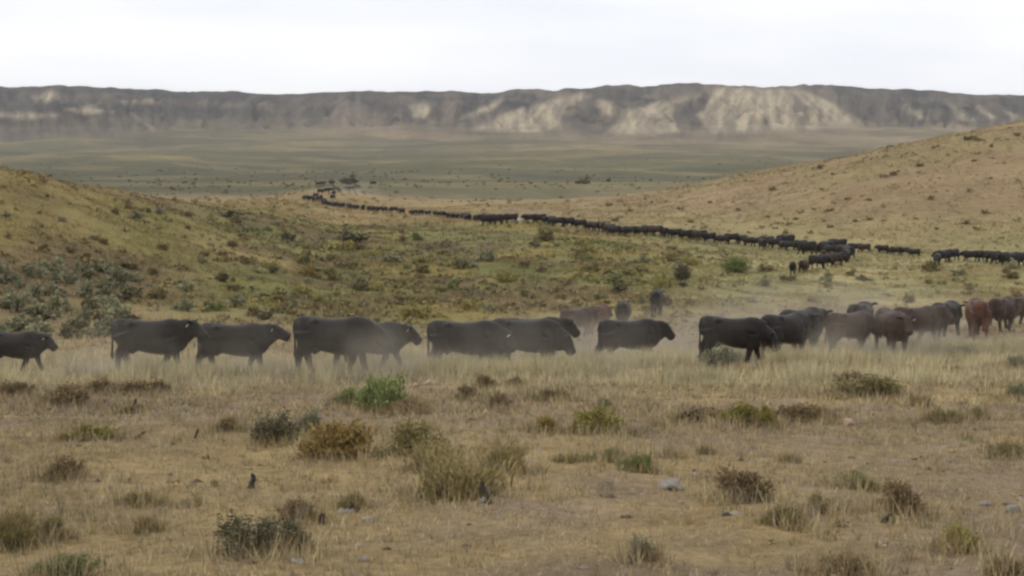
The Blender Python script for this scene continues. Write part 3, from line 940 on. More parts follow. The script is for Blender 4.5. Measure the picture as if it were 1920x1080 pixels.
# uncounted low scrub of valley, hills and plain: one mass
def scrub(X, Y, size, colfn):
    Z = ground(X, Y)
    n = len(X); nl = 14
    c = colfn(X, Y)
    s_ = size * rng.uniform(0.5, 1.4, n)
    az = rng.uniform(0, 2 * np.pi, (n, nl)); el = np.arcsin(rng.uniform(0, 1, (n, nl))); rr = rng.uniform(0.55, 1.0, (n, nl))
    p = np.stack([X[:, None] + np.cos(az) * np.cos(el) * rr * s_[:, None], Y[:, None] + np.sin(az) * np.cos(el) * rr * s_[:, None], Z[:, None] + np.sin(el) * rr * s_[:, None] * 0.85], -1).reshape(-1, 3)
    L = np.repeat(s_, nl) * 0.42
    a = rng.normal(0, 1, (n * nl, 3)); a /= np.linalg.norm(a, axis=1)[:, None]
    b = np.cross(a, rng.normal(0, 1, (n * nl, 3))); b /= np.linalg.norm(b, axis=1)[:, None]
    v = np.stack([p + a * L[:, None], p - a * L[:, None] * 0.5 + b * L[:, None] * 0.8, p - a * L[:, None] * 0.5 - b * L[:, None] * 0.8], 1).reshape(-1, 3)
    col = np.repeat(c, nl, 0) * rng.uniform(0.7, 1.3, (n * nl, 1))
    return v, np.arange(n * nl * 3).reshape(-1, 3), np.repeat(col, 3, 0)


def scrub_col(X, Y):
    s0 = soil(X, Y, ground(X, Y))
    dk = np.array([0.100, 0.104, 0.050]); sg = np.array([0.150, 0.155, 0.110]); br = np.array([0.150, 0.112, 0.062])
    r_ = rng.uniform(0, 1, (len(X), 1))
    yl = np.array([0.235, 0.195, 0.070])
    c = np.where(r_ < 0.35, dk, np.where(r_ < 0.52, sg, np.where(r_ < 0.75, br, yl)))
    return (c * 0.45 + s0 * 0.55) * 1.2


parts_v, parts_t, parts_c, off = [], [], [], 0
X, Y = scatter(50, 165, 1.1); X, Y = thin(X, Y, 7.0, 0.38, 0.58, 111)
keep = rng.uniform(0, 1, len(X)) < np.where(X / Y > 0.17, 0.16, np.where(X / Y < -0.22, 0.3, 1.0)); X, Y = X[keep], Y[keep]
add_bl(*scrub(X, Y, 0.26, scrub_col))
X, Y = scatter(160, 330, 0.05); X, Y = thin(X, Y, 14.0, 0.40, 0.6, 112)
add_bl(*scrub(X, Y, 0.45, scrub_col))
X, Y = scatter(330, 950, 0.008); X, Y = thin(X, Y, 70.0, 0.30, 0.56, 113)
keep = rng.uniform(0, 1, len(X)) < sm(950, 450, Y); X, Y = X[keep], Y[keep]
add_bl(*scrub(X, Y, 0.62, lambda a, b: 0.25 * scrub_col(a, b) + 0.85 * soil(a, b, ground(a, b))))
X, Y = scatter(8, 50, 0.5); X, Y = thin(X, Y, 3.0, 0.45, 0.6, 114)
add_bl(*scrub(X, Y, 0.07, lambda a, b: scrub_col(a, b) * 1.3))
sx, sy = [], []
for k, px, py, wpx, hpx, lab in NEARSHRUBS:     # grass growing in and around the near bushes
    x, y, z = hit(px, min(py, 1095)); w_ = wpx * y / F
    n = int(18 + 90 * min(w_, 1.2))
    sx.append(x + rng.normal(0, 0.42, n) * w_); sy.append(y + rng.normal(-0.08, 0.42, n) * w_)
X, Y = np.concatenate(sx), np.concatenate(sy)
add_bl(*blades(X, Y, 9, 0.10, 0.34, 0.0045 + 0.00015 * np.maximum(Y - 10, 0), 0.7, 0.06, straw_col))
gv = np.concatenate(parts_v); gt = np.concatenate(parts_t); gc = np.concatenate(parts_c)
tag(link('undergrowth', mesh_from('undergrowth', gv, tris=gt, col=gc, mat=M_GRASS)), 'low scattered scrub over valley and plain', kind='stuff')
print('scrub tris', len(gt))


def pebbles(X, Y):
    Z = ground(X, Y); n = len(X)
    s_ = np.abs(rng.normal(0, 1, n)) * 0.022 + 0.012
    r_ = rng.uniform(0, 1, (n, 1))
    c = np.where(r_ < 0.45, np.array([0.060, 0.045, 0.034]), np.where(r_ < 0.8, np.array([0.200, 0.160, 0.120]), np.array([0.270, 0.225, 0.175])))
    dirs = np.array([(1, 0, 0), (0, 1, 0), (-1, 0, 0), (0, -1, 0), (0, 0, 0.7), (0, 0, -0.5)], float)
    v = np.stack([X, Y, Z + 0.004], -1)[:, None, :] + dirs[None] * s_[:, None, None] * rng.uniform(0.7, 1.3, (n, 6, 1)) * np.array([1.3, 1.1, 1.0])
    f = np.array([(0, 1, 4), (1, 2, 4), (2, 3, 4), (3, 0, 4), (1, 0, 5), (2, 1, 5), (3, 2, 5), (0, 3, 5)])
    return v.reshape(-1, 3), (f[None] + (np.arange(n) * 6)[:, None, None]).reshape(-1, 3), np.repeat(c, 6, 0)


X, Y = scatter(8, 34, 3.0); X, Y = thin(X, Y, 2.0, 0.40, 0.62, 121)
gv, gt, gc = pebbles(X, Y)
tag(link('gravel', mesh_from('gravel', gv, tris=gt, col=gc, mat=M_GRASS)), 'small stones and dry dung lying between the grass', kind='stuff')


# ------------------------------------------------------------------ rocks and dead wood
def rock_mesh(seed, mat):
    r = np.random.default_rng(seed)
    bm = bmesh.new()
    bmesh.ops.create_icosphere(bm, subdivisions=3, radius=0.5)
    dirs = r.normal(0, 1, (9, 3)); dirs /= np.linalg.norm(dirs, axis=1)[:, None]
    lim = r.uniform(0.30, 0.46, 9)
    for v in bm.verts:
        p = np.array(v.co)
        for d_, l_ in zip(dirs, lim):
            k = p @ d_
            if k > l_: p = p - d_ * (k - l_) * 0.92
        p += (fbm(np.array([p[0] * 5 + seed]), np.array([p[1] * 5 + p[2] * 3]), seed, 3)[0] - 0.5) * 0.07
        v.co = p
    me = bpy.data.meshes.new('rock'); bm.to_mesh(me); bm.free()
    me.materials.append(mat)
    return me


ROCKS = [
    (1260, 922, 54, 34, M_ROCK, 'pale grey flat boulder beside the golden brown dome bush'),
    (910, 946, 26, 18, M_ROCK, 'pale stone at the foot of the leaning dark stick'),
    (690, 980, 32, 14, M_ROCK, 'flat pale stone right of the brown tuft below the weeds'),
    (652, 964, 24, 13, M_ROCK, 'small grey stone under the brown tuft below the weeds'),
    (1593, 800, 26, 24, M_PINKROCK, 'pinkish stone alone on pale bare ground'),
    (805, 722, 24, 18, M_PINKROCK, 'pale pink stone beside the bright green bush'),
    (778, 726, 14, 12, M_PINKROCK, 'smaller pale stone beside the bright green bush'),
    (1905, 965, 36, 28, M_ROCK, 'pale grey stone at the right edge low on the slope'),
    (1392, 800, 20, 9, M_PINKROCK, 'low pink stone at the foot of the brightest yellow green bush'),
    (1855, 952, 30, 14, M_ROCK, 'flat grey stone left of the right edge stone'),
    (1032, 702, 12, 9, M_PINKROCK, 'small pale stone on the dust line under the cattle'),
    (556, 1062, 30, 12, M_ROCK, 'flat stone low by the largest dark green bush'),
    (680, 1060, 24, 12, M_ROCK, 'flat stone near the bottom edge below the weeds'),
]
for j, (px, py, wpx, hpx, mt, lab) in enumerate(ROCKS):
    x, y, z = hit(px, py)
    o = link('rock', rock_mesh(600 + j, mt))
    s_ = y / F
    o.scale = (wpx * s_, wpx * s_ * 0.8, hpx * s_ * 1.0)
    o.location = (x, y + 0.1, z + hpx * s_ * 0.08)
    o.rotation_euler = (random.uniform(-.1, .1), random.uniform(-.1, .1), random.uniform(-0.4, 0.4))
    tag(o, lab, 'rock', 'stones on the near slope')


def stub_mesh(seed, lean, taper=0.5):
    r = np.random.default_rng(seed)
    rings, v, q = 6, [], []
    for k in range(rings):
        t = k / (rings - 1)
        rad = (0.16 * (1 - t) + 0.16 * taper * t) * r.uniform(0.85, 1.15)
        cx = lean * t + 0.05 * math.sin(t * 4 + seed)
        for a in range(7):
            an = a * 2 * math.pi / 7
            rr = rad * r.uniform(0.8, 1.2)
            v.append((cx + rr * math.cos(an), rr * math.sin(an), t + (r.uniform(-.08, .1) if k == rings - 1 else 0) - 0.05))
    for k in range(rings - 1):
        for a in range(7):
            b = (a + 1) % 7
            q.append((k * 7 + a, k * 7 + b, k * 7 + 7 + b, k * 7 + 7 + a))
    v.append((lean, 0, 0.9)); t3 = [((rings - 1) * 7 + a, (rings - 1) * 7 + (a + 1) % 7, len(v) - 1) for a in range(7)]
    # a broken side twig
    o = len(v)
    v += [(0.05, -0.05, 0.3), (0.05, 0.05, 0.3), (0.05, 0, 0.42), (0.42, r.uniform(-.2, .2), 0.62)]
    t3 += [(o, o + 1, o + 3), (o + 1, o + 2, o + 3), (o + 2, o, o + 3)]
    return mesh_from('dead_stub', np.array(v), tris=np.array(t3), quads=np.array(q), mat=M_DARKWOOD, smooth=False)


for j, (px, py, wpx, hpx, ln, lab) in enumerate([
    (253, 773, 18, 26, 0.05, 'short upright dark stub in the flat brown tuft'),
    (258, 824, 26, 14, 0.3, 'low dark wood lump on bare ground below the stub in the brown tuft'),
    (366, 822, 14, 18, 0.2, 'small dark stub left of the dark twiggy bush'),
    (470, 916, 28, 30, 0.1, 'pointed dark stub in pale grass above the largest dark bush'),
    (916, 946, 22, 46, -0.35, 'leaning dark stick beside the tallest weeds'),
    (597, 985, 34, 22, 0.2, 'dark wood lump at the end of the largest dark bush'),
    (1655, 980, 30, 18, 0.3, 'dark wood lump in front of the grey brown twiggy bush'),
    (655, 962, 20, 18, 0.2, 'dark chip of wood by the small grey stone'),
]):
    x, y, z = hit(px, py)
    s_ = y / F
    o = link('dead_stub', stub_mesh(700 + j, ln))
    o.location = (x, y, z); o.scale = (wpx * s_ * 1.6, wpx * s_ * 1.6, hpx * s_)
    o.rotation_euler = (0, 0, random.uniform(-0.3, 0.3))
    tag(o, lab, 'dead wood', 'bits of dark dead wood on the near slope')


# ------------------------------------------------------------------ cattle
def loft(rings, seg=18):
    """rings: (centre, half-height vector, half-width vector); superellipse sections, capped"""
    v, q, t3 = [], [], []
    for (c, hv, wv) in rings:
        c, hv, wv = np.array(c, float), np.array(hv, float), np.array(wv, float)
        for k in range(seg):
            a = 2 * math.pi * k / seg
            ca, sa = math.cos(a), math.sin(a)
            e = 0.86
            v.append(c + wv * math.copysign(abs(ca) ** e, ca) + hv * math.copysign(abs(sa) ** e, sa))
    n = len(rings)
    for r_ in range(n - 1):
        for k in range(seg):
            k2 = (k + 1) % seg
            q.append((r_ * seg + k, r_ * seg + k2, (r_ + 1) * seg + k2, (r_ + 1) * seg + k))
    v.append(np.array(rings[0][0], float)); v.append(np.array(rings[-1][0], float))
    for k in range(seg):
        k2 = (k + 1) % seg
        t3.append((k2, k, n * seg)); t3.append(((n - 1) * seg + k, (n - 1) * seg + k2, n * seg + 1))
    return v, q, t3


def tube(points, radii, side=(0, 1, 0), flat=1.0, seg=12):
    rings = []
    P = [np.array(p, float) for p in points]
    S = np.array(side, float)
    for i_, p in enumerate(P):
        a = P[max(i_ - 1, 0)]; b = P[min(i_ + 1, len(P) - 1)]
        d = b - a; d /= np.linalg.norm(d) + 1e-9
        s1 = S - d * (S @ d); s1 /= np.linalg.norm(s1) + 1e-9
        h1 = np.cross(d, s1)
        r_ = radii[i_]
        rings.append((p, h1 * r_, s1 * r_ * flat))
    return loft(rings, seg)


def cow_mesh(name, pose, voxel, mat):
    """pose: dict(legs=(lf, rf, lh, rh) swing radians, head=height offset, yaw=head turn, belly=scale)"""
    V, Q, T = [], [], []

    def add(g):
        o = len(V)
        V.extend(g[0]); Q.extend([tuple(x + o for x in f) for f in g[1]]); T.extend([tuple(x + o for x in f) for f in g[2]])

    bl = pose.get('belly', 1.0)
    # (x, top, bottom, half-width): level back with a dip behind the withers, deep barrel, full square rump
    secs = [(-0.88, 1.20, 0.94, 0.12), (-0.84, 1.30, 0.80, 0.21), (-0.72, 1.345, 0.66, 0.275), (-0.54, 1.335, 0.63, 0.295), (-0.30, 1.295, 0.555, 0.325 * bl),
            (0.00, 1.275, 0.485, 0.375 * bl), (0.26, 1.290, 0.455, 0.360 * bl), (0.45, 1.340, 0.465, 0.300), (0.62, 1.325, 0.48, 0.255), (0.78, 1.27, 0.56, 0.205), (0.89, 1.20, 0.68, 0.13)]
    add(loft([((x, 0, (zt + zb) / 2), (0, 0, (zt - zb) / 2), (0, hw, 0)) for x, zt, zb, hw in secs], 22))
    hd, yw = pose.get('head', 0.0), pose.get('yaw', 0.0)
    drop = pose.get('nod', 0.0)
    # short deep neck from the shoulders to the poll
    n0, n1 = np.array([0.55, 0, 0.96]), np.array([1.02, math.sin(yw) * 0.22, 1.17 + hd])
    pts, rad = [], []
    for t in (0, 0.25, 0.5, 0.75, 1.0):
        p = n0 * (1 - t) + n1 * t
        pts.append(p); rad.append(0.35 * (1 - t) ** 1.05 + 0.180 * (1 - (1 - t) ** 1.05))
    add(tube(pts, rad, flat=0.62, seg=16))
    # dewlap
    add(tube([(0.62, 0, 0.72), n0 * 0.5 + n1 * 0.5 - np.array([-0.02, 0, 0.29]), n1 - np.array([-0.04, 0, 0.22])], [0.12, 0.10, 0.07], flat=0.6, seg=10))
    # head: poll to muzzle
    pit = R(-46) - drop
    fw = np.array([math.cos(yw) * math.cos(pit), math.sin(yw) * math.cos(pit), math.sin(pit)])
    sd_ = np.array([-math.sin(yw), math.cos(yw), 0])
    upv = np.cross(fw, sd_)
    poll = n1 + np.array([0, 0, 0.03])
    hs = [(-0.08, 0.11, 0.095), (0.0, 0.150, 0.130), (0.09, 0.170, 0.142), (0.19, 0.162, 0.125), (0.28, 0.138, 0.105), (0.36, 0.130, 0.108), (0.43, 0.124, 0.114), (0.47, 0.088, 0.085)]
    add(loft([(poll + fw * d_ - upv * (0.02 + 0.03 * (d_ > 0.05)), upv * hh, sd_ * hw) for d_, hh, hw in hs], 16))
    for s_ in (-1, 1):      # ears
        e0 = poll + sd_ * s_ * 0.08 + upv * 0.05
        e1 = e0 + sd_ * s_ * 0.14 + upv * 0.01 - fw * 0.04
        e2 = e0 + sd_ * s_ * 0.26 - upv * 0.02 - fw * 0.06
        add(tube([e0, (e0 + e1) / 2, e1, e2], [0.034, 0.064, 0.070, 0.024], side=tuple(fw), flat=0.42, seg=10))
    # legs
    lf, rf, lh, rhh = pose.get('legs', (0, 0, 0, 0))
    for s_, sw in ((1, lf), (-1, rf)):
        y0 = 0.165 * s_
        sh = np.array([0.50, y0, 0.86])
        kn = np.array([0.53 + 0.42 * math.sin(sw), y0 * 0.95, 0.42 + 0.05 * max(sw, 0)])
        bend = -0.55 * max(-sw, 0) if sw < 0 else 0.12 * sw
        fe = kn + np.array([0.31 * math.sin(sw + bend), 0, -0.31 * math.cos(sw + bend)])
        ho = np.array([fe[0] + 0.035, y0 * 0.95, max(fe[2] - 0.10, 0.0)])
        add(tube([sh, sh * 0.45 + kn * 0.55, kn + np.array([0, 0, 0.07]), kn, kn * 0.5 + fe * 0.5, fe, ho + np.array([0, 0, 0.05]), ho],
                 [0.215, 0.158, 0.100, 0.090, 0.072, 0.074, 0.078, 0.084], flat=0.80))
    for s_, sw in ((1, lh), (-1, rhh)):
        y0 = 0.165 * s_
        hp = np.array([-0.60, y0 * 0.85, 1.00])
        stf = np.array([-0.57 + 0.16 * math.sin(sw), y0 * 1.05, 0.72])
        hk = np.array([-0.74 + 0.42 * math.sin(sw), y0, 0.47 + 0.04 * max(sw, 0)])
        fe = hk + np.array([0.36 * math.sin(sw * 0.8 + 0.05), 0, -0.36 * math.cos(sw * 0.8)])
        ho = np.array([fe[0] + 0.04, y0, max(fe[2] - 0.10, 0.0)])
        add(tube([hp, stf, stf * 0.45 + hk * 0.55, hk, hk * 0.5 + fe * 0.5, fe, ho + np.array([0, 0, 0.05]), ho],
                 [0.290, 0.235, 0.150, 0.100, 0.078, 0.078, 0.080, 0.084], flat=0.68))
    # hooks and pins of the pelvis, shoulder point, shoulder blade
    for s_ in (-1, 1):
        add(tube([(-0.52, 0.17 * s_, 1.22), (-0.42, 0.205 * s_, 1.225), (-0.30, 0.17 * s_, 1.20)], [0.07, 0.085, 0.07], seg=8))
        add(tube([(0.40, 0.13 * s_, 1.20), (0.50, 0.195 * s_, 1.0), (0.64, 0.15 * s_, 0.80)], [0.10, 0.135, 0.11], seg=10))
    # brisket, udder, tail
    add(tube([(0.58, 0, 0.72), (0.66, 0, 0.64), (0.72, 0, 0.74)], [0.10, 0.12, 0.10], seg=10))
    add(tube([(-0.48, 0, 0.66), (-0.42, 0, 0.57), (-0.36, 0, 0.62)], [0.10, 0.12, 0.09], seg=10))
    tw = pose.get('tail', 0.0)
    add(tube([(-0.76, 0, 1.27), (-0.87, 0, 1.25), (-0.92, tw * 0.3, 1.08), (-0.90, tw * 0.6, 0.82), (-0.90, tw * 0.9, 0.60), (-0.90, tw, 0.45), (-0.89, tw, 0.36)],
             [0.05, 0.040, 0.028, 0.025, 0.034, 0.046, 0.018], seg=8))
    me = mesh_from(name + '_raw', np.array(V), tris=np.array(T), quads=np.array(Q))
    ob = bpy.data.objects.new('raw', me); COL.objects.link(ob)
    m_ = ob.modifiers.new('r', 'REMESH'); m_.mode = 'VOXEL'; m_.voxel_size = voxel
    m2 = ob.modifiers.new('s', 'SMOOTH'); m2.factor = 0.5; m2.iterations = 5 if voxel < 0.04 else 1
    dg = bpy.context.evaluated_depsgraph_get(); dg.update()
    res = bpy.data.meshes.new_from_object(ob.evaluated_get(dg))
    res.name = name
    bpy.data.objects.remove(ob); bpy.data.meshes.remove(me)
    res.materials.clear(); res.materials.append(mat)
    res.polygons.foreach_set('use_smooth', np.ones(len(res.polygons), bool))
    ear = poll + sd_ * 0.07 + upv * 0.06 + sd_ * 0.17 - fw * 0.035
    ear2 = poll - sd_ * 0.07 + upv * 0.06 - sd_ * 0.17 - fw * 0.035
    eyes = [poll + fw * 0.14 + upv * 0.045 + sd_ * s_ * 0.098 for s_ in (-1, 1)]
    return res, (ear, ear2), eyes, fw, sd_, upv


POSES = {
    'stride': dict(legs=(0.34, -0.28, -0.34, 0.28), head=-0.08, tail=0.04),
    'stride_b': dict(legs=(-0.28, 0.32, 0.30, -0.32), head=-0.14, tail=-0.05, nod=0.05),
    'reach': dict(legs=(-0.22, 0.28, 0.26, -0.30), head=-0.02, tail=-0.04, nod=-0.35),
    'stand': dict(legs=(0.05, -0.06, 0.06, -0.10), head=-0.05, belly=1.06),
    'low': dict(legs=(0.22, -0.18, -0.22, 0.2), head=-0.34, nod=0.30),
    'calm': dict(legs=(0.16, -0.24, 0.22, -0.12), head=-0.24, nod=0.12, yaw=0.30, tail=0.10, belly=1.08),
    'brisk': dict(legs=(-0.36, 0.24, -0.18, 0.38), head=0.00, nod=-0.15, yaw=-0.25, tail=-0.12, belly=0.95),
    'turn': dict(legs=(0.12, -0.16, -0.15, 0.18), head=-0.12, yaw=-0.6),
    'turn_b': dict(legs=(-0.2, 0.2, 0.18, -0.2), head=-0.10, yaw=0.55),
}
COW = {}


def cow_proto(pose, coat):
    if (pose, coat) in COW: return COW[(pose, coat)]
    mats = {'black': M_BLACK, 'brown': M_DARKBROWN, 'red': M_RED}
    if ('m', pose) in COW:
        base = COW[('m', pose)]
        me = base[0].copy(); me.materials[0] = mats[coat]
        r_ = (me,) + base[1:]
    else:
        r_ = cow_mesh('cow_body', POSES[pose], 0.020, mats[coat])
        COW[('m', pose)] = r_
    COW[(pose, coat)] = r_
    return r_


def small_box(name, c, ax, ay, az, mat):
    v = [c + ax * sx + ay * sy + az * sz for sx in (-1, 1) for sy in (-1, 1) for sz in (-1, 1)]
    q = [(0, 1, 3, 2), (4, 6, 7, 5), (0, 4, 5, 1), (2, 3, 7, 6), (0, 2, 6, 4), (1, 5, 7, 3)]
    return mesh_from(name, np.array(v), quads=np.array(q), mat=mat)


def eye_mesh(c):
    bm = bmesh.new(); bmesh.ops.create_uvsphere(bm, u_segments=8, v_segments=6, radius=0.020)
    for v in bm.verts: v.co += Vector(c)
    me = bpy.data.meshes.new('eye'); bm.to_mesh(me); bm.free(); me.materials.append(M_EYE)
    return me


SUBS = {}


def near_cow(px, Y, yaw, size, pose, coat, label, tags=(0,), name='cow', cat='cow', dz=0.0):
    me, ears, eyes, fw, sd_, upv = cow_proto(pose, coat)
    x, y, z = along(px, Y)
    e = bpy.data.objects.new(name, None); COL.objects.link(e)
    e.empty_display_size = 0.2
    e.location = (x, y, z + dz); e.rotation_euler = (0, 0, R(yaw)); e.scale = (size,) * 3
    tag(e, label, cat, 'cattle walking past in the near line')
    link('body', me, e)
    if pose not in SUBS:
        tg = [small_box('ear_tag', ears[k] - upv * 0.075 + fw * 0.02, fw * 0.006, sd_ * 0.030, upv * 0.042, M_TAG) for k in (0, 1)]
        SUBS[pose] = (tg, [eye_mesh(c) for c in eyes])
    for k in tags: link('ear_tag', SUBS[pose][0][k], e)
    for m_ in SUBS[pose][1]: link('eye', m_, e)
    return e


# column of the body centre, distance, heading (0 = to the right, 90 = away), size, pose, coat, label
near_cow(28, 36.0, 0, 0.84, 'stride', 'black', 'black calf cut by the left edge of the picture', (0, 1), 'calf', 'calf')
near_cow(284, 35.0, 2, 1.05, 'brisk', 'black', 'black cow walking with spread hind legs, its head over the next rump', (1,))
near_cow(440, 36.0, 3, 1.02, 'reach', 'black', 'black cow with a white ear tag stretching its head before a gap', (1,))
near_cow(628, 34.6, 0, 1.12, 'calm', 'black', 'biggest black cow with hanging tail, half veiled by grey dust', ())
near_cow(695, 37.0, 2, 1.02, 'stride', 'black', 'dusty black cow behind the biggest one, only its front in view', (1,))
near_cow(872, 36.0, 4, 1.06, 'calm', 'black', 'black cow leading the packed trio, its rump clear of others', (1,))
near_cow(986, 37.0, -3, 1.06, 'low', 'black', 'black cow of the packed trio with head hanging low', ())
near_cow(1000, 41.0, 20, 1.10, 'stand', 'black', 'dust grey cow whose back rises behind the packed trio', (0,))
near_cow(1082, 53.0, 40, 0.86, 'stride', 'brown', 'dusty dark brown cow behind the lowered black head', ())
near_cow(1122, 55.0, 60, 0.86, 'stride_b', 'red', 'red brown cow walking away behind the lone black cow', ())
near_cow(1168, 56.5, 84, 0.88, 'stand', 'black', 'black cow seen from behind, just over the lone black cow', ())
near_cow(1232, 62.0, 78, 0.88, 'stride', 'black', 'black cow seen from behind, highest and apart on pale ground', ())
near_cow(1180, 39.5, 16, 1.03, 'stride', 'black', 'lone black cow with gaps both before and behind it', ())
near_cow(1374, 39.0, -12, 1.04, 'low', 'black', 'black cow with head down above the grey sagebrush', ())
near_cow(1472, 40.5, 38, 1.08, 'stand', 'black', 'black cow standing oblique behind the one with lowered head', ())
near_cow(1503, 42.5, 44, 1.12, 'stride', 'black', 'black cow with dust at its feet, back highest of the oblique pair', ())
near_cow(1592, 43.0, 30, 1.0, 'calm', 'brown', 'dusty brown black cow in front of the taller dark one', ())
near_cow(1612, 48.0, 62, 1.08, 'stand', 'black', 'dark cow showing its rump above the dusty brown black cow', ())
near_cow(1672, 42.5, -84, 1.06, 'stand', 'brown', 'dark red brown cow facing the camera with all legs in view', (0,))
near_cow(1716, 46.0, 24, 1.02, 'brisk', 'brown', 'brown black cow behind the shoulder of the camera-facing cow', ())
near_cow(1772, 48.5, 50, 1.0, 'stride_b', 'black', 'dust grey cow between the brown black cow and the red cow', ())
near_cow(1831, 48.0, 80, 1.06, 'stride_b', 'red', 'bright red brown cow seen from behind', ())
near_cow(1878, 52.0, 48, 1.0, 'stride', 'brown', 'dark brown cow just past the bright red cow', ())
near_cow(1912, 57.5, 40, 0.97, 'stride_b', 'brown', 'dark cow at the right edge, last of the near line', ())

# the far line: shared low meshes, no parts
FAR = []
for p in ('stride', 'stride_b', 'stand', 'low', 'turn'):
    FAR.append(cow_mesh('cow_far', POSES[p], 0.055, M_BLACK)[0])
FAR_W = FAR[2].copy(); FAR_W.materials[0] = M_WHITE
FAR_B = FAR[0].copy(); FAR_B.materials[0] = M_DARKBROWN


def far_cow(px, py, yaw, size, label, me=None, group='cattle in the long far line', nm='cow'):
    x, y, z = hit(px, py)
    o = link(nm, me or random.choice(FAR))
    o.location = (x, y, z - 0.05); o.rotation_euler = (0, 0, R(yaw)); o.scale = (size * (0.76 if px < 720 else 0.95),) * 3
    return tag(o, label, nm, group)


PATH = [(1588, 481), (1560, 476), (1500, 470), (1440, 463), (1380, 457), (1310, 452), (1250, 447), (1200, 443), (1150, 440), (1100, 432), (1060, 427), (1010, 419), (985, 418)]
PATH2 = [(950, 417), (900, 415), (870, 412), (840, 408), (780, 404), (700, 397), (660, 392), (625, 387), (604, 381), (597, 374)]


def walk(path, step, first, text, scale_=1.0, jit=1.5):
    W = [hit(a, b) for a, b in path]
    pts, cur, k = [], 0.0, first
    for j in range(len(W) - 1):
        (x0, y0, _), (x1, y1, _) = W[j], W[j + 1]
        L = math.hypot(x1 - x0, y1 - y0)
        hdg = math.degrees(math.atan2(y1 - y0, x1 - x0))
        while cur < L:
            t = cur / L
            x, y = x0 + (x1 - x0) * t, y0 + (y1 - y0) * t
            nx, ny = -(y1 - y0) / L, (x1 - x0) / L
            o_ = random.gauss(0, 0.35) * jit * 0.6
            x += nx * o_; y += ny * o_
            me_ = FAR_B if random.random() < 0.10 else random.choice(FAR)
            o = link('cow', me_)
            sz = random.uniform(0.88, 1.06) * scale_
            o.location = (x, y, gz(x, y) - 0.06); o.rotation_euler = (0, 0, R(hdg + random.gauss(0, 14))); o.scale = (sz,) * 3
            tag(o, text.format(ordinal(k)), 'cow', 'cattle in the long far line')
            k += 1
            cur += step * random.uniform(0.75, 1.3)
        cur -= L
    return k


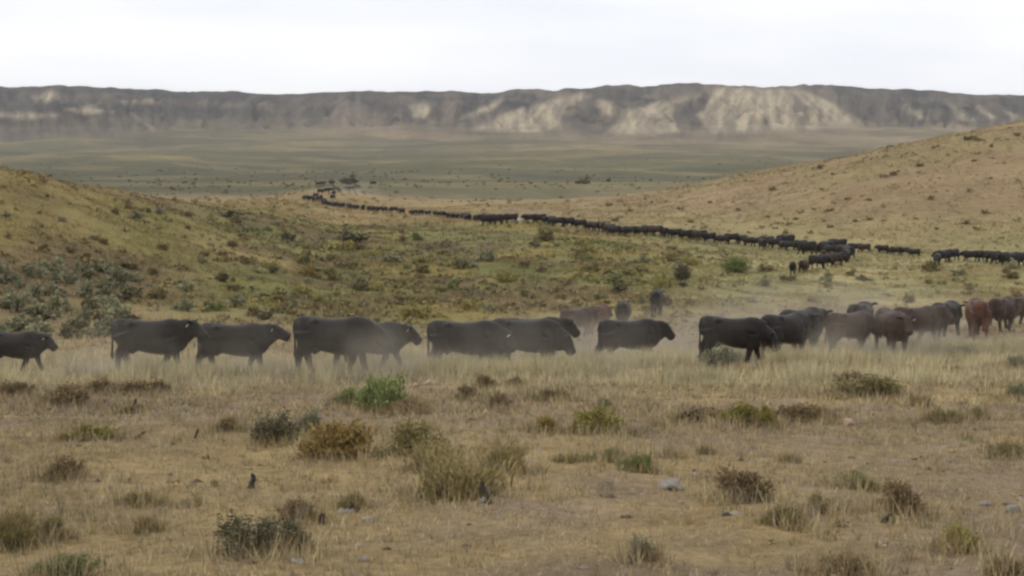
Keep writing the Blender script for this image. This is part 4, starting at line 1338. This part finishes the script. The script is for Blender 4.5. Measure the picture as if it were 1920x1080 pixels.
k1 = walk(PATH, 1.2, 1, 'small dark cow, {} from the bend in the far single file line', 0.92)
k2 = walk(PATH2, 1.45, 1, 'tiny dark cow, {} beyond the white animal in the far single file line', 0.74)
print('far line', k1, k2)
DET = [
    (915, 424, 185, 1.18, 'black cow stepping out below the far line, largest there', None),
    (928, 423, 170, 1.12, 'black cow beside the largest one that left the far line', None),
    (958, 419, 190, 1.0, 'black cow just behind the white animal of the far line', None),
    (972, 420, 130, 0.62, 'white cow, only pale one in the far line', FAR_W),
    (1475, 461, 160, 1.05, 'dark cow standing above the far line near its bend', None),
    (1430, 468, 100, 1.0, 'dark cow stepping below the far line near its bend', None),
    (1512, 478, 165, 1.1, 'dark cow below the far line just before its bend', None),
    (1572, 470, 150, 1.05, 'dark cow rising above the far line at its bend', None),
    (1592, 486, 100, 1.0, 'dark cow turning in the bend of the far line', None),
    (1585, 493, 60, 1.0, 'dark cow on the outside of the bend of the far line', None),
    (1568, 499, 20, 1.0, 'dark cow past the bend, heading into the side loop', None),
    (1552, 503, 10, 1.0, 'dark cow in the middle of the side loop', FAR_B),
    (1534, 504, 5, 0.95, 'dark cow at the end of the side loop', None),
    (1544, 490, 80, 0.85, 'dark cow alone inside the side loop', None),
    (1507, 513, 60, 0.85, 'second of two dark calves past the side loop', FAR_B),
    (1486, 516, 80, 0.85, 'last dark calf past the side loop, standing end on', None),
    (1605, 473, 150, 0.8, 'dark cow first behind the bend towards the straw flat', None),
    (1620, 474, 150, 0.8, 'dark cow second behind the bend towards the straw flat', FAR_B),
    (1655, 476, 140, 0.75, 'dark cow third behind the bend, gaps at both ends', None),
    (1679, 479, 140, 0.75, 'dark cow opening the group of three behind the bend', None),
    (1694, 479, 150, 0.7, 'dark cow in the middle of the group of three', FAR_B),
    (1714, 482, 150, 0.7, 'small dark cow closing the group of three', None),
    (1757, 501, 250, 1.0, 'black cow turned downhill, lowest of the cluster by the straw flat', None),
    (1767, 494, 215, 1.0, 'black cow behind the downhill one in the cluster', None),
    (1785, 490, 215, 0.95, 'black cow closing the cluster by the straw flat', None),
    (1820, 491, 150, 0.85, 'black cow between the cluster and the edge bunch', None),
    (1848, 491, 140, 0.85, 'brown black cow at the head of the edge bunch', FAR_B),
    (1860, 493, 150, 0.9, 'black cow just behind the brown black one in the edge bunch', None),
    (1874, 496, 150, 0.95, 'black cow second in the edge bunch of the far line', None),
    (1888, 498, 200, 0.95, 'black cow third in the edge bunch of the far line', None),
    (1900, 499, 150, 0.95, 'black cow fourth in the edge bunch of the far line', None),
    (1916, 498, 175, 1.0, 'black cow of the far line cut by the right edge', None),
    (574, 376, 150, 1.1, 'dark cow at the outermost tip of the far turn', None),
    (583, 377, 200, 1.1, 'dark cow just inside the tip of the far turn', None),
    (588, 379, 260, 1.1, 'dark cow lowest at the tip of the far turn', None),
    (592, 371, 60, 1.0, 'dark cow climbing out of the far turn', None),
    (601, 363, 30, 1.0, 'dark cow first on the upper track after the far turn', None),
    (614, 361, 10, 1.0, 'dark cow second on the upper track after the far turn', None),
    (622, 360, 10, 1.0, 'dark cow third on the upper track after the far turn', None),
    (630, 358, 10, 1.0, 'dark cow fourth on the upper track after the far turn', None),
    (637, 361, 80, 1.0, 'dark cow end on at the bend of the upper track', FAR_B),
    (624, 374, 240, 1.0, 'dark cow coming down inside the far turn', None),
    (626, 366, 250, 0.95, 'dark cow above the one coming down inside the far turn', None),
    (652, 357, 30, 1.0, 'dark cow first of the upper knot near the dust', FAR_B),
    (659, 356, 10, 1.0, 'dark cow second of the upper knot near the dust', None),
    (670, 354, 20, 1.0, 'dark cow third of the upper knot near the dust', None),
    (655, 348, 20, 1.1, 'dark cow on the top track under the dark thicket', None),
    (597, 348, 0, 1.1, 'dark cow first on the top track, farthest from the dust', None),
    (605, 347, 0, 1.1, 'dark cow second on the top track', None),
    (622, 346, 0, 1.1, 'dark cow third on the top track', None),
    (646, 346, 0, 1.1, 'dark cow fourth on the top track', None),
    (699, 347, 10, 1.15, 'farthest dark cow, ahead of the dust on the top track', None),
]
for px, py, yaw, s_, lab, me_ in DET:
    far_cow(px, py, yaw, s_, lab, me_)


# ------------------------------------------------------------------ haze over the valley, dust raised by the herd
def volume_mat(name, col, dens):
    m = bpy.data.materials.new(name); m.use_nodes = True
    nt = m.node_tree
    nt.nodes.clear()
    o = nt.nodes.new('ShaderNodeOutputMaterial')
    v = nt.nodes.new('ShaderNodeVolumePrincipled')
    v.inputs['Color'].default_value = (*col, 1)
    v.inputs['Density'].default_value = dens
    v.inputs['Anisotropy'].default_value = 0.2
    nt.links.new(v.outputs['Volume'], o.inputs['Volume'])
    return m, nt, v


HX, HY0, HY1, HZ0, HZ1 = 7200, -60, 4600, float(ZZ.min()) - 1.0, float(ZZ.max()) + 4.0
c8 = np.array([(x, y, z) for x in (-HX, HX) for y in (HY0, HY1) for z in (HZ0, HZ1)])
hz_m, _, _ = volume_mat('pale_haze', (0.93, 0.94, 1.0), 0.00012)
hb = mesh_from('haze', c8, quads=np.array([(0, 1, 3, 2), (4, 6, 7, 5), (0, 4, 5, 1), (2, 3, 7, 6), (0, 2, 6, 4), (1, 5, 7, 3)]), mat=hz_m)
tag(link('haze', hb), 'thin pale haze filling the valley', kind='stuff')


def dust(px, Y, rx, ry, rz, dens, seed, label, lift=0.0):
    x, y, z = along(px, Y)
    bm = bmesh.new(); bmesh.ops.create_icosphere(bm, subdivisions=3, radius=1.0)
    me = bpy.data.meshes.new('dust_cloud'); bm.to_mesh(me); bm.free()
    m, nt, v = volume_mat('road_dust', (0.78, 0.69, 0.55), 0.0)
    tc = nt.nodes.new('ShaderNodeTexCoord')
    ln = N(nt, 'ShaderNodeVectorMath', operation='LENGTH')
    nt.links.new(tc.outputs['Object'], ln.inputs[0])
    fall = nt.nodes.new('ShaderNodeMapRange'); fall.interpolation_type = 'SMOOTHERSTEP'
    fall.inputs['From Min'].default_value = 1.0; fall.inputs['From Max'].default_value = 0.15
    nt.links.new(ln.outputs['Value'], fall.inputs['Value'])
    mp = nt.nodes.new('ShaderNodeMapping'); mp.inputs['Location'].default_value = (seed * 3.1, seed, 0)
    mp.inputs['Scale'].default_value = (rx * 0.55, ry * 0.55, rz * 0.8)
    nt.links.new(tc.outputs['Object'], mp.inputs['Vector'])
    nz = N(nt, 'ShaderNodeTexNoise', Scale=1.0, Detail=2.5)
    nt.links.new(mp.outputs['Vector'], nz.inputs['Vector'])
    r2 = nt.nodes.new('ShaderNodeMapRange'); r2.interpolation_type = 'SMOOTHSTEP'
    r2.inputs['From Min'].default_value = 0.36; r2.inputs['From Max'].default_value = 0.66
    r2.inputs['To Min'].default_value = 0.12
    nt.links.new(nz.outputs['Fac'], r2.inputs['Value'])
    m1 = N(nt, 'ShaderNodeMath', operation='MULTIPLY'); nt.links.new(fall.outputs['Result'], m1.inputs[0]); nt.links.new(r2.outputs['Result'], m1.inputs[1])
    m2 = N(nt, 'ShaderNodeMath', operation='MULTIPLY'); nt.links.new(m1.outputs['Value'], m2.inputs[0]); m2.inputs[1].default_value = dens
    nt.links.new(m2.outputs['Value'], v.inputs['Density'])
    me.materials.append(m)
    o = link('dust_cloud', me)
    o.location = (x, y, z + lift); o.scale = (rx, ry, rz)
    tag(o, label, kind='stuff')


dust(690, 33.6, 2.4, 1.2, 1.4, 0.50, 1, 'dust veiling the belly of the biggest black cow', 0.4)
dust(230, 34.2, 4.5, 1.6, 0.75, 0.55, 2, 'low dust round the hooves of the first cows', -0.1)
dust(520, 34.4, 3.5, 1.6, 0.75, 0.55, 3, 'low dust in the gap before the biggest cow', 0.0)
dust(920, 35.0, 4.4, 1.2, 1.0, 0.45, 4, 'dust drifting over the packed trio', 0.2)
dust(1070, 47.0, 5.0, 5.0, 1.4, 0.15, 5, 'dust behind the packed trio', 0.4)
dust(1260, 42.0, 4.0, 3.5, 1.2, 0.34, 6, 'thin dust before the cow with lowered head', 0.1)
dust(1552, 40.2, 1.5, 1.2, 1.3, 0.60, 7, 'thickest dust plume between the oblique pair and the brown cows', 0.2)
dust(1600, 41.0, 5.0, 1.6, 0.9, 0.80, 14, 'low dust rolling under the oblique pair and the brown cows', 0.0)
dust(1740, 44.0, 5.0, 2.0, 0.9, 0.45, 8, 'low dust among the brown cows', 0.1)
dust(1330, 50.0, 8.0, 6.0, 1.5, 0.08, 16, 'pale dust hanging over the ground behind the cow with lowered head', 0.4)
dust(1560, 54.0, 10.0, 7.0, 2.0, 0.14, 15, 'pale dust drifting over the ground behind the last cattle', 0.5)
dust(660, 302, 9.0, 6.0, 3.0, 0.10, 9, 'dust thrown up by the farthest cattle', 0.5)
dust(985, 192, 9.0, 6.0, 2.5, 0.07, 10, 'faint dust above the middle of the far line', 0.5)
dust(400, 33.5, 9.0, 2.5, 1.6, 0.13, 11, 'thin veil of dust along the first half of the near line', 0.3)
dust(1000, 34.5, 8.0, 2.5, 1.6, 0.13, 12, 'thin veil of dust along the middle of the near line', 0.3)
dust(1640, 41.0, 8.0, 3.0, 2.0, 0.09, 13, 'thin veil of dust along the last part of the near line', 0.4)
